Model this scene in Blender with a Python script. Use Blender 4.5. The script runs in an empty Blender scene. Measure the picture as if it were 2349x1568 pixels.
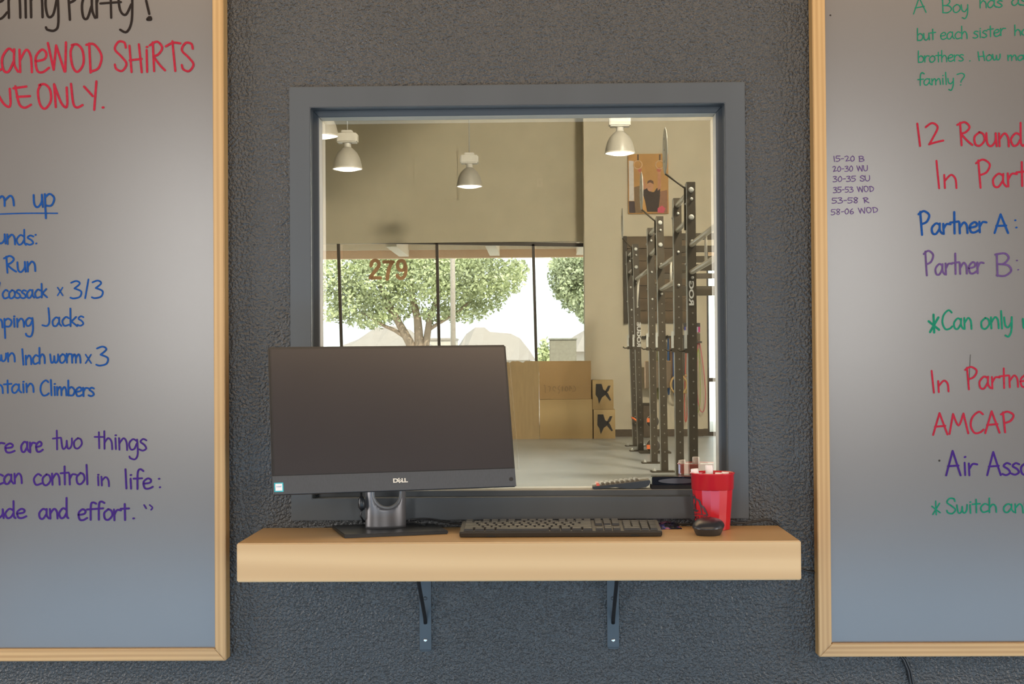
import bpy, bmesh, math, random
from math import sin, cos, pi, radians
from mathutils import Vector, Matrix

random.seed(7)
S = bpy.context.scene
COL = S.collection

# ---------------------------------------------------------------- camera, sky, sun, lights, exposure
EYE = Vector((0, -3.26, 1.2))
F_PX, CX, CY = 3165.0, 1174.5, 784.0
AX = Vector((0.9997591, 0.0076310, 0.0205792))      # camera right, in world axes (columns below)
RC = Matrix(((0.9997591, 0.0206885, -0.0073295),
             (0.0076310, -0.0145293, 0.9998653),
             (0.0205792, -0.9996804, -0.0146837)))   # world -> rows; see P()
MW = Matrix(((0.9997591032267056, 0.007630967755949178, 0.020579209082014393),
             (0.020688488356535997, -0.014529320067185585, -0.9996803915791821),
             (-0.007329526918913267, 0.999865324526005, -0.014683693188431294)))
cam = bpy.data.cameras.new('camera')
cam.sensor_width = 36
cam.lens = F_PX / 2349 * 36
cam.clip_start = 0.05
cam.clip_end = 500
co = bpy.data.objects.new('camera', cam)
COL.objects.link(co)
co.matrix_world = Matrix.Translation(EYE) @ MW.to_4x4()
S.camera = co

vs = S.view_settings
vs.view_transform = 'Standard'; vs.look = 'None'; vs.gamma = 1; vs.exposure = 0.1; vs.use_curve_mapping = False

w = bpy.data.worlds.new('sky'); S.world = w; w.use_nodes = True
bg = w.node_tree.nodes['Background']
bg.inputs[0].default_value = (0.86, 0.94, 1.0, 1); bg.inputs[1].default_value = 4.2


def light(name, kind, loc, energy, color, size=None, size_y=None, aim=None, rot=None):
    l = bpy.data.lights.new(name, kind); l.energy = energy; l.color = color
    if kind == 'AREA':
        l.shape = 'RECTANGLE'; l.size = size; l.size_y = size_y or size
    elif kind == 'POINT':
        l.shadow_soft_size = size or 0.1
    o = bpy.data.objects.new(name, l); COL.objects.link(o); o.location = loc
    if aim is not None:
        o.rotation_euler = (Vector(aim) - Vector(loc)).to_track_quat('-Z', 'Y').to_euler()
    elif rot:
        o.rotation_euler = rot
    return o


sun = light('sun', 'SUN', (0, 0, 20), 9.5, (1, 0.94, 0.84), aim=(-9, 20, -2)); sun.data.angle = 0.01
WARM = (1.0, 0.80, 0.58); COOL = (0.72, 0.88, 1.0); NEUT = (1.0, 0.93, 0.84)
# camera side: daylight from large openings at both sides, warm ceiling lamps, cool daylight low down
light('daylight_left', 'AREA', (-3.4, -1.35, 1.25), 72, (1.0, 0.96, 0.92), 1.6, 2.0, aim=(0.2, 0, 1.1))
light('daylight_right', 'AREA', (3.6, -1.45, 1.25), 72, (1.0, 0.96, 0.92), 1.6, 2.0, aim=(-0.2, 0, 1.1))
light('ceiling_lamp_warm', 'AREA', (0, -2.0, 3.45), 120, (1.0, 0.70, 0.42), 5.0, 1.6, aim=(0, -0.3, 1.3))
light('floor_daylight', 'AREA', (0, -1.9, 0.08), 42, (0.33, 0.66, 1.0), 4.5, 0.8, aim=(0, 0, 0.75))
light('added_sheen_light_left', 'AREA', (-2.8, -8.8, 1.95), 158, (1.0, 0.99, 0.96), 0.9, 2.3, aim=(-2.8, 0, 1.95))  # light added behind the camera for the left whiteboard's sheen
light('added_sheen_light_right', 'AREA', (2.45, -8.8, 1.95), 148, (1.0, 0.99, 0.96), 0.9, 2.3, aim=(2.45, 0, 1.95))  # its twin, added to put sheen on the right whiteboard
# lights of the gym built beyond the window in place of its reflection
light('gym_ceiling_light', 'AREA', (0, 7.5, 6.0), 330, (1.0, 0.86, 0.68), 9, 8, rot=(0, 0, 0))
light('gym_high_light', 'AREA', (3.0, 8.0, 6.1), 1560, (1.0, 0.92, 0.78), 1.0, 0.5, aim=(-0.5, 19.4, 2.6))
light('gym_door_daylight', 'AREA', (5.6, 12, 1.6), 260, (0.8, 0.92, 1.0), 8, 2.6, aim=(0, 13, 0.2))


# ---------------------------------------------------------------- helpers
def P(px, py, y):
    d = MW @ Vector((px - CX, CY - py, -F_PX))
    return EYE + d * ((y - EYE.y) / d.y)


def Q(px, py, z):
    d = MW @ Vector((px - CX, CY - py, -F_PX))
    return EYE + d * ((z - EYE.z) / d.z)


def ray(px, py):
    return (MW @ Vector((px - CX, CY - py, -F_PX))).normalized()


def srgb(r, g, b):
    f = lambda c: (c / 255) / 12.92 if c / 255 <= 0.04045 else ((c / 255 + 0.055) / 1.055) ** 2.4
    return (f(r), f(g), f(b))


def newmat(name):
    m = bpy.data.materials.new(name); m.use_nodes = True
    return m, m.node_tree, m.node_tree.nodes['Principled BSDF']


def mat(name, col, rough=0.5, metal=0.0, spec=0.5, var=0.12, scale=20.0, bump=0.0, bscale=None, bdist=0.002,
        stretch=(1, 1, 1), emit=None, es=0, coat=0.0, trans=0.0):
    """Procedural: the colour varied by a stretched noise, with optional fine relief."""
    m, nt, b = newmat(name)
    N, L = nt.nodes, nt.links
    b.inputs['Roughness'].default_value = rough
    b.inputs['Metallic'].default_value = metal
    b.inputs['Specular IOR Level'].default_value = spec
    b.inputs['Coat Weight'].default_value = coat
    if emit:
        b.inputs['Emission Color'].default_value = (*emit, 1); b.inputs['Emission Strength'].default_value = es
    tc = N.new('ShaderNodeTexCoord'); mp = N.new('ShaderNodeMapping'); mp.inputs['Scale'].default_value = stretch
    L.new(tc.outputs['Object'], mp.inputs[0])
    nz = N.new('ShaderNodeTexNoise'); nz.inputs['Scale'].default_value = scale; nz.inputs['Detail'].default_value = 4
    L.new(mp.outputs[0], nz.inputs['Vector'])
    cr = N.new('ShaderNodeValToRGB')
    cr.color_ramp.elements[0].position = 0.3; cr.color_ramp.elements[1].position = 0.7
    cr.color_ramp.elements[0].color = (*[c * (1 - var) for c in col], 1)
    cr.color_ramp.elements[1].color = (*[min(1, c * (1 + var)) for c in col], 1)
    L.new(nz.outputs['Fac'], cr.inputs[0]); L.new(cr.outputs[0], b.inputs['Base Color'])
    if bump:
        n2 = N.new('ShaderNodeTexNoise'); n2.inputs['Scale'].default_value = bscale or scale; n2.inputs['Detail'].default_value = 3
        L.new(mp.outputs[0], n2.inputs['Vector'])
        bp = N.new('ShaderNodeBump'); bp.inputs['Strength'].default_value = bump; bp.inputs['Distance'].default_value = bdist
        L.new(n2.outputs['Fac'], bp.inputs['Height']); L.new(bp.outputs[0], b.inputs['Normal'])
    return m


def wood(name, c1, c2, axis='x', scale=9.0, rough=0.42, k=14, dist=3.0):
    """Growth rings drawn as a distorted band texture, long along the given axis."""
    m, nt, b = newmat(name)
    N, L = nt.nodes, nt.links
    b.inputs['Roughness'].default_value = rough
    tc = N.new('ShaderNodeTexCoord'); mp = N.new('ShaderNodeMapping')
    s = {'x': (0.5, k, k), 'z': (k, k, 0.5)}[axis]
    mp.inputs['Scale'].default_value = s
    L.new(tc.outputs['Object'], mp.inputs[0])
    nz = N.new('ShaderNodeTexNoise'); nz.inputs['Scale'].default_value = scale / 3; nz.inputs['Detail'].default_value = 6
    nz.inputs['Distortion'].default_value = 0.6
    L.new(mp.outputs[0], nz.inputs['Vector'])
    wv = N.new('ShaderNodeTexWave'); wv.inputs['Scale'].default_value = scale / 8; wv.inputs['Distortion'].default_value = dist
    wv.inputs['Detail'].default_value = 3; wv.bands_direction = 'Z' if axis == 'x' else 'X'
    L.new(mp.outputs[0], wv.inputs['Vector'])
    mx = N.new('ShaderNodeMix'); mx.data_type = 'FLOAT'; mx.inputs[0].default_value = 0.45
    L.new(nz.outputs['Fac'], mx.inputs[2]); L.new(wv.outputs['Fac'], mx.inputs[3])
    cr = N.new('ShaderNodeValToRGB')
    cr.color_ramp.elements[0].position = 0.25; cr.color_ramp.elements[1].position = 0.75
    cr.color_ramp.elements[0].color = (*c1, 1); cr.color_ramp.elements[1].color = (*c2, 1)
    L.new(mx.outputs[0], cr.inputs[0]); L.new(cr.outputs[0], b.inputs['Base Color'])
    return m


class MB:
    """Collects shapes; build() links them as ONE mesh object."""
    def __init__(s):
        s.v = []; s.f = []; s.mi = []; s.cur = 0; s.smooth = []

    def add(s, vs_, fs, smooth=False):
        o = len(s.v); s.v += [tuple(v) for v in vs_]
        for f in fs:
            s.f.append(tuple(i + o for i in f)); s.mi.append(s.cur); s.smooth.append(smooth)
        return s

    def box(s, a, b, M=None):
        (x0, y0, z0), (x1, y1, z1) = a, b
        vs_ = [Vector(p) for p in ((x0, y0, z0), (x1, y0, z0), (x1, y1, z0), (x0, y1, z0), (x0, y0, z1), (x1, y0, z1), (x1, y1, z1), (x0, y1, z1))]
        if M: vs_ = [M @ v for v in vs_]
        return s.add(vs_, [(0, 3, 2, 1), (4, 5, 6, 7), (0, 1, 5, 4), (1, 2, 6, 5), (2, 3, 7, 6), (3, 0, 4, 7)])

    def taper(s, a, b, inset, M=None):
        """Box whose top is inset on all sides (a key cap, a pyramid stump)."""
        (x0, y0, z0), (x1, y1, z1) = a, b; i = inset
        vs_ = [Vector(p) for p in ((x0, y0, z0), (x1, y0, z0), (x1, y1, z0), (x0, y1, z0), (x0 + i, y0 + i, z1), (x1 - i, y0 + i, z1), (x1 - i, y1 - i, z1), (x0 + i, y1 - i, z1))]
        if M: vs_ = [M @ v for v in vs_]
        return s.add(vs_, [(0, 3, 2, 1), (4, 5, 6, 7), (0, 1, 5, 4), (1, 2, 6, 5), (2, 3, 7, 6), (3, 0, 4, 7)])

    def tube(s, pts, r, n=10, cap=True, flat=1.0):
        pts = [Vector(p) for p in pts]; rs = r if isinstance(r, (list, tuple)) else [r] * len(pts)
        rings = []; up = None
        for i, p in enumerate(pts):
            t = (pts[min(i + 1, len(pts) - 1)] - pts[max(i - 1, 0)]).normalized()
            if up is None:
                up = Vector((0, 0, 1)) if abs(t.z) < 0.9 else Vector((0, 1, 0))
            a = t.cross(up).normalized(); up = a.cross(t).normalized()
            rings.append([p + (a * cos(2 * pi * k / n) + up * sin(2 * pi * k / n) * flat) * rs[i] for k in range(n)])
        vs_ = [v for q in rings for v in q]
        fs = [(i * n + k, i * n + (k + 1) % n, (i + 1) * n + (k + 1) % n, (i + 1) * n + k) for i in range(len(pts) - 1) for k in range(n)]
        s.add(vs_, fs, True)
        if cap:
            o = len(s.v) - len(vs_)
            s.f.append(tuple(o + k for k in range(n))[::-1]); s.mi.append(s.cur); s.smooth.append(False)
            s.f.append(tuple(o + (len(pts) - 1) * n + k for k in range(n))); s.mi.append(s.cur); s.smooth.append(False)
        return s

    def lathe(s, prof, c=(0, 0, 0), n=32, smooth=True, M=None, caps=(True, True)):
        c = Vector(c); vs_ = []
        for r, z in prof:
            for k in range(n):
                p = Vector((r * cos(2 * pi * k / n), r * sin(2 * pi * k / n), z))
                vs_.append((M @ p if M else p) + c)
        fs = [(i * n + k, i * n + (k + 1) % n, (i + 1) * n + (k + 1) % n, (i + 1) * n + k) for i in range(len(prof) - 1) for k in range(n)]
        s.add(vs_, fs, smooth)
        o = len(s.v) - len(vs_)
        for i, fl in ((0, True), (len(prof) - 1, False)):
            if prof[i][0] > 1e-5 and caps[0 if fl else 1]:
                t = tuple(o + i * n + k for k in range(n)); s.f.append(t[::-1] if fl else t); s.mi.append(s.cur); s.smooth.append(False)
        return s

    def prism(s, poly, d0, d1, fn):
        """poly in 2D; fn(u, v, d) -> world point."""
        n = len(poly)
        vs_ = [fn(u, v, d0) for u, v in poly] + [fn(u, v, d1) for u, v in poly]
        return s.add(vs_, [tuple(range(n))[::-1], tuple(range(n, 2 * n))] + [(i, (i + 1) % n, n + (i + 1) % n, n + i) for i in range(n)])

    def build(s, name, m, parent=None, loc=None, rot=None, bevel=0, seg=2):
        me = bpy.data.meshes.new(name); me.from_pydata(s.v, [], s.f)
        for mm in (m if isinstance(m, (list, tuple)) else [m]): me.materials.append(mm)
        me.polygons.foreach_set('material_index', s.mi)
        me.polygons.foreach_set('use_smooth', s.smooth)
        bm = bmesh.new(); bm.from_mesh(me); bmesh.ops.recalc_face_normals(bm, faces=bm.faces)
        if bevel:
            bmesh.ops.bevel(bm, geom=[e for e in bm.edges if e.is_manifold and e.calc_face_angle(0) > 0.6], offset=bevel, segments=seg, affect='EDGES', clamp_overlap=True)
        bm.to_mesh(me); bm.free()
        return link(name, me, parent, loc, rot)


def link(name, me, parent=None, loc=None, rot=None):
    o = bpy.data.objects.new(name, me); COL.objects.link(o)
    if parent is not None: o.parent = parent
    if loc: o.location = loc
    if rot: o.rotation_euler = rot
    return o


def tag(o, label=None, cat=None, group=None, kind=None):
    if label: o['label'] = label
    if cat: o['category'] = cat
    if group: o['group'] = group
    if kind: o['kind'] = kind
    return o


def thing(name, label, cat, loc=(0, 0, 0), rz=0, group=None):
    o = bpy.data.objects.new(name, None); COL.objects.link(o); o.location = loc; o.rotation_euler = (0, 0, rz)
    return tag(o, label, cat, group)


def struct(o):
    o['kind'] = 'structure'; return o


def bx(name, a, b, m, parent=None, bevel=0, loc=None):
    return MB().box(a, b).build(name, m, parent, bevel=bevel, loc=loc)


def text_mesh(body, size, bold=0.0):
    cu = bpy.data.curves.new('t', 'FONT'); cu.body = body; cu.size = size; cu.offset = bold; cu.align_x = 'CENTER'; cu.align_y = 'CENTER'
    o = bpy.data.objects.new('t', cu); COL.objects.link(o)
    bpy.context.view_layer.update()
    me = bpy.data.meshes.new_from_object(o.evaluated_get(bpy.context.evaluated_depsgraph_get()))
    bpy.data.objects.remove(o); bpy.data.curves.remove(cu)
    return me


# ---------------------------------------------------------------- materials
def wall_paint():
    m, nt, b = newmat('dark_textured_paint'); N, L = nt.nodes, nt.links
    tc = N.new('ShaderNodeTexCoord'); mp = N.new('ShaderNodeMapping'); mp.inputs['Scale'].default_value = (1.0, 1, 1.0)
    L.new(tc.outputs['Object'], mp.inputs[0])
    n1 = N.new('ShaderNodeTexNoise'); n1.inputs['Scale'].default_value = 150; n1.inputs['Detail'].default_value = 1.6; n1.inputs['Distortion'].default_value = 0.1
    n2 = N.new('ShaderNodeTexNoise'); n2.inputs['Scale'].default_value = 5; n2.inputs['Detail'].default_value = 3
    L.new(mp.outputs[0], n1.inputs['Vector']); L.new(mp.outputs[0], n2.inputs['Vector'])
    bp = N.new('ShaderNodeBump'); bp.inputs['Strength'].default_value = 0.85; bp.inputs['Distance'].default_value = 0.0065
    L.new(n1.outputs['Fac'], bp.inputs['Height']); L.new(bp.outputs[0], b.inputs['Normal'])
    c2 = N.new('ShaderNodeValToRGB')
    c2.color_ramp.elements[0].color = (0.033, 0.036, 0.038, 1); c2.color_ramp.elements[1].color = (0.046, 0.048, 0.050, 1)
    L.new(n2.outputs['Fac'], c2.inputs[0]); L.new(c2.outputs[0], b.inputs['Base Color'])
    b.inputs['Roughness'].default_value = 0.36
    return m


M_WALL = wall_paint()
M_FRAME = mat('charcoal_frame_enamel', (0.062, 0.070, 0.078), 0.42, spec=0.35, var=0.08, scale=6, bump=0.10, bscale=60, bdist=0.0005, stretch=(1, 1, 0.15))
M_FRAMEH = mat('charcoal_rail_enamel', (0.062, 0.070, 0.078), 0.42, spec=0.35, var=0.08, scale=6, bump=0.10, bscale=60, bdist=0.0005, stretch=(0.15, 1, 1))
M_SHELF = wood('pale_maple_veneer', (0.45, 0.285, 0.122), (0.54, 0.362, 0.175), 'x', 5, 0.38, 7, 6)
M_PINEZ = wood('pine_upright', (0.37, 0.215, 0.075), (0.46, 0.29, 0.115), 'z', 14, 0.38, 16, 2)
M_PINEX = wood('pine_rail', (0.34, 0.195, 0.068), (0.45, 0.285, 0.115), 'x', 14, 0.38, 16, 2)
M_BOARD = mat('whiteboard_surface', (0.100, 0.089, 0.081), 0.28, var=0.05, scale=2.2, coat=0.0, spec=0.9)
M_BLACKP = mat('black_plastic', (0.012, 0.013, 0.015), 0.35, var=0.2, scale=40)
M_DKP = mat('charcoal_plastic', (0.032, 0.036, 0.042), 0.42, var=0.1, scale=60)
M_METAL = mat('zinc_screw', (0.6, 0.62, 0.64), 0.3, metal=0.9)
M_BRK = mat('charcoal_bracket_steel', (0.035, 0.045, 0.055), 0.4, var=0.1)
M_WHITE = mat('white_plastic', (0.80, 0.74, 0.74), 0.4, var=0.04)
M_TAN = mat('tan_wall_paint', (0.56, 0.49, 0.35), 0.85, var=0.04, scale=3, bump=0.25, bscale=60, bdist=0.004)
M_TAN2 = mat('tan_side_paint', (0.60, 0.52, 0.38), 0.85, var=0.04, scale=3, bump=0.25, bscale=60, bdist=0.004)
M_DARKROOM = mat('brown_room_paint', (0.05, 0.043, 0.036), 0.9, var=0.1, scale=2)
M_DARKFLOOR = mat('grey_rubber_floor', (0.22, 0.24, 0.26), 0.6, var=0.1, scale=4)
M_GFLOOR = mat('grey_gym_floor', (0.40, 0.41, 0.40), 0.35, var=0.12, scale=0.9, bump=0.1, bscale=30, bdist=0.003)
M_MULL = mat('bronze_window_bar', (0.055, 0.038, 0.020), 0.5)
M_RIG = mat('rig_steel_brown_black', (0.052, 0.038, 0.019), 0.6, var=0.15, scale=9)
M_LINER = mat('pale_liner', (0.50, 0.49, 0.43), 0.5)


def ink(name, c):
    return mat(name, c, 0.4, var=0.16, scale=120, spec=0.12)


INK = dict(black=ink('black_marker_ink', (0.010, 0.006, 0.005)), red=ink('red_marker_ink', (0.30, 0.010, 0.028)),
           blue=ink('blue_marker_ink', (0.002, 0.045, 0.19)), purple=ink('purple_marker_ink', (0.034, 0.008, 0.125)),
           lilac=ink('faded_purple_marker_ink', (0.085, 0.045, 0.14)), teal=ink('green_marker_ink', (0.004, 0.15, 0.085)),
           scratch=ink('grey_scratch', (0.04, 0.035, 0.03)))

# ---------------------------------------------------------------- the setting: near wall and room
WX0, WX1, WZ0, WZ1 = -0.560, 0.458, 0.862, 1.828       # rough opening
b = MB()
XL, XR, ZT = -5.0, 5.0, 3.6
for (x0, x1, z0, z1) in ((XL, WX0, 0, ZT), (WX1, XR, 0, ZT), (WX0, WX1, 0, WZ0), (WX0, WX1, WZ1, ZT)):
    b.box((x0, 0, z0), (x1, 0.13, z1))
struct(b.build('wall_front', M_WALL))
struct(bx('floor', (XL, -9, -0.1), (XR, 0.13, 0), M_DARKFLOOR))
struct(bx('ceiling', (XL, -9, ZT), (XR, 0.13, ZT + 0.1), M_DARKROOM))
struct(bx('wall_left', (XL - 0.1, -9, 0), (XL, 0.13, ZT), M_DARKROOM))
struct(bx('wall_right', (XR, -9, 0), (XR + 0.1, 0.13, ZT), M_DARKROOM))
struct(bx('wall_back', (XL, -9.1, 0), (XR, -9, ZT), M_DARKROOM))

# made-up window bars dressing the two lights added for sheen on the boards
for n_, cx_, hw_ in ((3, -2.8, 0.47), (4, 2.45, 0.47)):
    wn = struct(bpy.data.objects.new('window_%d' % n_, None)); COL.objects.link(wn)
    for xx in (-hw_, 0.0, hw_):
        bx('mullion', (cx_ + xx - 0.03, -8.79, 0.75), (cx_ + xx + 0.03, -8.73, 3.15), M_BRK, wn)
    for zz in (0.78, 1.56, 2.34, 3.12):
        bx('window_rail', (cx_ - hw_, -8.785, zz - 0.025), (cx_ + hw_, -8.735, zz + 0.025), M_BRK, wn)

# window frame
FX0, FX1, FZ0, FZ1 = -0.5912, 0.4858, 0.8302, 1.8560   # outer
IX0, IX1, IZ0, IZ1 = -0.5410, 0.4380, 0.8820, 1.8063   # inner edge of the face
SX0, SX1, SZ0, SZ1 = -0.5282, 0.4228, 0.8941, 1.7915   # inner edge of the recessed stop
YF, YS, YG = -0.010, 0.035, 0.085
win = struct(bpy.data.objects.new('window_1', None)); COL.objects.link(win); win.location = (0, 0, 0)


def mitre(name, outer, inner, y0, y1, y2, side, m):
    """One mitred member: face at y0 from outer to inner edge, then returning inward to y1; back at y2."""
    ox0, ox1, oz0, oz1 = outer; ix0, ix1, iz0, iz1 = inner
    c = dict(left=[(ox0, oz0), (ix0, iz0), (ix0, iz1), (ox0, oz1)], right=[(ox1, oz0), (ix1, iz0), (ix1, iz1), (ox1, oz1)],
             top=[(ox0, oz1), (ix0, iz1), (ix1, iz1), (ox1, oz1)], bottom=[(ox0, oz0), (ix0, iz0), (ix1, iz0), (ox1, oz0)])[side]
    return MB().prism(c, y0, y1, lambda u, v, d: Vector((u, d, v))).build(name, m, win, bevel=0.0012, seg=1)


O, I, ST = (FX0, FX1, FZ0, FZ1), (IX0, IX1, IZ0, IZ1), (SX0, SX1, SZ0, SZ1)
M_BEIGE = mat('glazing_bead_grey', (0.30, 0.29, 0.25), 0.45, var=0.06)
for sd in ('left', 'right', 'top', 'bottom'):
    fm = M_FRAME if sd in ('left', 'right') else M_FRAMEH
    mitre('window_stop', (IX0 - 0.012, IX1 + 0.012, IZ0 - 0.012, IZ1 + 0.012), ST, YS, YG - 0.004, 0, sd, fm)
    e = 0.0012
    mitre('glazing_bead', (SX0 - 0.02, SX1 + 0.02, SZ0 - 0.02, SZ1 + 0.02), (SX0 - 0.0002 + e, SX1 - e, SZ0 + e, SZ1 - e), YS + 0.0035, YG - 0.001, 0, sd, M_BEIGE)


fr = MB()
oq = [(FX0, FZ0), (FX1, FZ0), (FX1, FZ1), (FX0, FZ1)]; iq = [(IX0, IZ0), (IX1, IZ0), (IX1, IZ1), (IX0, IZ1)]
vs_ = [(u, y_, v) for y_ in (YF, YS + 0.001) for q_ in (oq, iq) for u, v in q_]
fs = []
for k_ in range(4):
    n_ = (k_ + 1) % 4
    fs += [(k_, n_, 4 + n_, 4 + k_), (8 + k_, 12 + k_, 12 + n_, 8 + n_), (k_, 8 + k_, 8 + n_, n_), (4 + k_, 4 + n_, 12 + n_, 12 + k_)]
fr.add(vs_, fs)
fr.build('window_frame', M_FRAME, win, bevel=0.0014, seg=2)


def glass_half():
    m, nt, bs = newmat('half_mirrored_glass'); N, L = nt.nodes, nt.links
    N.remove(bs)
    t = N.new('ShaderNodeBsdfTransparent'); t.inputs[0].default_value = (0.97, 0.96, 0.92, 1)
    g = N.new('ShaderNodeBsdfGlossy'); g.inputs['Roughness'].default_value = 0.0; g.inputs[0].default_value = (1, 0.97, 0.9, 1)
    mx = N.new('ShaderNodeMixShader'); mx.inputs[0].default_value = 0.58
    L.new(t.outputs[0], mx.inputs[1]); L.new(g.outputs[0], mx.inputs[2]); L.new(mx.outputs[0], N['Material Output'].inputs[0])
    return m


def clear_glass(name, tint=(0.97, 0.98, 0.97), refl=0.06):
    m, nt, bs = newmat(name); N, L = nt.nodes, nt.links
    N.remove(bs)
    t = N.new('ShaderNodeBsdfTransparent'); t.inputs[0].default_value = (*tint, 1)
    g = N.new('ShaderNodeBsdfGlossy'); g.inputs['Roughness'].default_value = 0.02
    mx = N.new('ShaderNodeMixShader'); mx.inputs[0].default_value = refl
    L.new(t.outputs[0], mx.inputs[1]); L.new(g.outputs[0], mx.inputs[2]); L.new(mx.outputs[0], N['Material Output'].inputs[0])
    return m


M_CLEAR = clear_glass('clear_glass', refl=0.0)
g = MB(); a_, b_ = (SX0 - 0.02, YG, SZ0 - 0.02), (SX1 + 0.02, YG + 0.006, SZ1 + 0.02)
g.box(a_, b_); g.mi = [1, 1, 0, 1, 1, 1]
pane = g.build('window_pane', [glass_half(), M_CLEAR], win); pane['label'] = 'half mirrored glass pane'

# gym side return of the frame and sill
for (n_, a_, b_) in (('window_sill', (SX0 - 0.04, YG + 0.01, SZ0 - 0.05), (SX1 + 0.04, 0.16, SZ0 - 0.012)),):
    bx(n_, a_, b_, M_FRAMEH, win)

# ---------------------------------------------------------------- gym built beyond the glass to stand in for its reflection: structure
GY = 19.44          # far wall plane (inner face)
GY2 = 18.84         # right hand stretch of far wall, standing forward
GX0, GX1, GZ = -7.0, 6.0, 6.2
head_z = P(1040, 556, GY).z
wx1 = P(1345, 690, GY).x
wx0 = -6.2
xc = P(1341, 600, GY2).x
struct(bx('floor_gym', (GX0, 0.13, -0.1), (GX1, GY, 0), M_GFLOOR))
struct(bx('ceiling_gym', (GX0, 0.13, GZ), (GX1, GY + 0.2, GZ + 0.1), M_TAN))
struct(MB().prism([(GX0, 4.96), (-0.115, 4.96), (0.62, 5.62), (1.27, GZ), (GX0, GZ)], 13.38, 13.5, lambda u, v, d: Vector((u, d, v))).build('unseen_shade_panel', M_TAN))  # unseen panel added above the view to cast diagonal shade on the far wall
struct(bx('wall_gym_left', (GX0 - 0.1, 0.13, 0), (GX0, GY + 0.2, GZ), M_TAN))
struct(bx('wall_gym_right', (GX1, 0.13, 0), (GX1 + 0.1, GY + 0.2, GZ), M_TAN))
wf = MB()
for (x0, x1, z0, z1) in ((GX0, wx0, 0, GZ), (wx0, wx1, head_z, GZ), (wx0, wx1, 0, 0.15), (wx1, xc + 0.3, 0, GZ)):
    wf.box((x0, GY, z0), (x1, GY + 0.18, z1))
struct(wf.build('wall_far', M_TAN))
xs = P(1611, 700, GY2).x
xg = P(1624, 780, GY2).x
struct(bx('wall_far_right', (xc, GY2, 0), (xs, GY - 0.01, GZ), M_TAN2))
wr = MB()
wr.box((xs, GY2 + 0.12, 0), (xg, GY, GZ)); wr.box((xg, GY2 + 0.12, P(1628, 565, GY2).z), (GX1, GY, GZ)); wr.box((4.2, GY2 + 0.12, 0), (GX1, GY, 2.2))
struct(wr.build('wall_far_door', M_TAN2))
struct(bx('baseboard_far', (xc, GY2 - 0.02, 0), (xs, GY2, 0.115), mat('brown_rubber_base', (0.10, 0.07, 0.04), 0.6)))
struct(bx('baseboard_right', (xs, GY2 + 0.10, 0), (xg, GY2 + 0.12, 0.115), mat('brown_base', (0.10, 0.07, 0.04), 0.6)))

# access panel and switch plate on the far wall
ap = struct(bpy.data.objects.new('trim_1', None)); COL.objects.link(ap)
q0, q1 = P(950, 457, GY), P(1050, 348, GY)
bx('access_panel', (q0.x, GY - 0.012, q0.z), (q1.x, GY, q1.z), M_TAN, ap, bevel=0.004)
bx('access_panel_rim', (q1.x + 0.0, GY - 0.028, q0.z - 0.02), (q1.x + 0.02, GY, q1.z + 0.02), M_TAN, ap)
q = P(1238, 419, GY)
sp = thing('switch_plate', 'small tan blank switch plate high on the far tan wall', 'switch plate', (q.x, GY, q.z))
bx('plate', (-0.045, -0.012, -0.07), (0.045, 0, 0.07), M_TAN2, sp, bevel=0.003)
bx('switch', (-0.016, -0.02, -0.03), (0.016, -0.012, 0.03), M_TAN, sp, bevel=0.002)

# storefront window
w2 = struct(bpy.data.objects.new('window_2', None)); COL.objects.link(w2)


def bar2(name, p0, p1, wpx, y, par, m, d=0.06):
    a, c = P(*p0, y), P(*p1, y); h = wpx / F_PX * (y + 3.26) / 2
    dirv = (c - a).normalized(); nrm = Vector((0, 1, 0)).cross(dirv)
    vs_ = [a + nrm * h, a - nrm * h, c - nrm * h, c + nrm * h]
    mb = MB().add([v - Vector((0, d / 2, 0)) for v in vs_] + [v + Vector((0, d / 2, 0)) for v in vs_],
                  [(0, 1, 2, 3), (7, 6, 5, 4), (0, 4, 5, 1), (1, 5, 6, 2), (2, 6, 7, 3), (3, 7, 4, 0)])
    return mb.build(name, m, par)


YW = GY + 0.06
for (t, bt) in (((776, 553), (790, 1000)), ((1002, 556), (1012, 1000)), ((1223, 560), (1235, 1000)), ((1343, 562), (1349, 1000))):
    # keep the photographed lean of each bar as far as the box tops, run on to the sill
    bar2('mullion', t, bt, 6.5, YW, w2, M_MULL)
bar2('window_head', (560, 550), (1347, 562), 8, YW, w2, M_MULL)
bar2('window_rail', (560, 985), (1349, 985), 8, YW, w2, M_MULL)
bx('mullion', (P(560, 700, YW).x, YW - 0.03, 0.15), (P(567, 700, YW).x, YW + 0.03, head_z), M_MULL, w2)
M_SHOP = clear_glass('storefront_glass', (0.93, 0.95, 0.93), 0.006)
xsn = [P(p, 700, YW).x for p in (566, 784, 1007, 1228, 1345)]
for i in range(4):
    bx('pane', (xsn[i] + 0.02, YW - 0.004, 0.2), (xsn[i + 1] - 0.02, YW + 0.004, head_z - 0.02), M_SHOP, w2)
M_NUM = mat('orange_vinyl_numerals', (0.50, 0.27, 0.12), 0.6, var=0.05)
# glass door by the right end of the far wall
d1 = struct(bpy.data.objects.new('door_1', None)); COL.objects.link(d1)
dz = P(1628, 565, GY2).z
yd = GY2 + 0.16
bx('door_frame', (xg, yd - 0.03, 0), (xg + 0.03, yd + 0.03, dz), M_MULL, d1)
bx('door_frame', (4.15, yd - 0.03, 0), (4.2, yd + 0.03, dz), M_MULL, d1)
for zz in (0.03, P(1628, 871, GY2).z, P(1628, 600, GY2).z):
    bx('door_rail', (xg + 0.03, yd - 0.03, zz - 0.03), (4.15, yd + 0.03, zz + 0.03), M_MULL, d1)
bx('pane', (xg + 0.03, yd - 0.004, 0.06), (4.15, yd + 0.004, dz), M_SHOP, d1)

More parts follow.
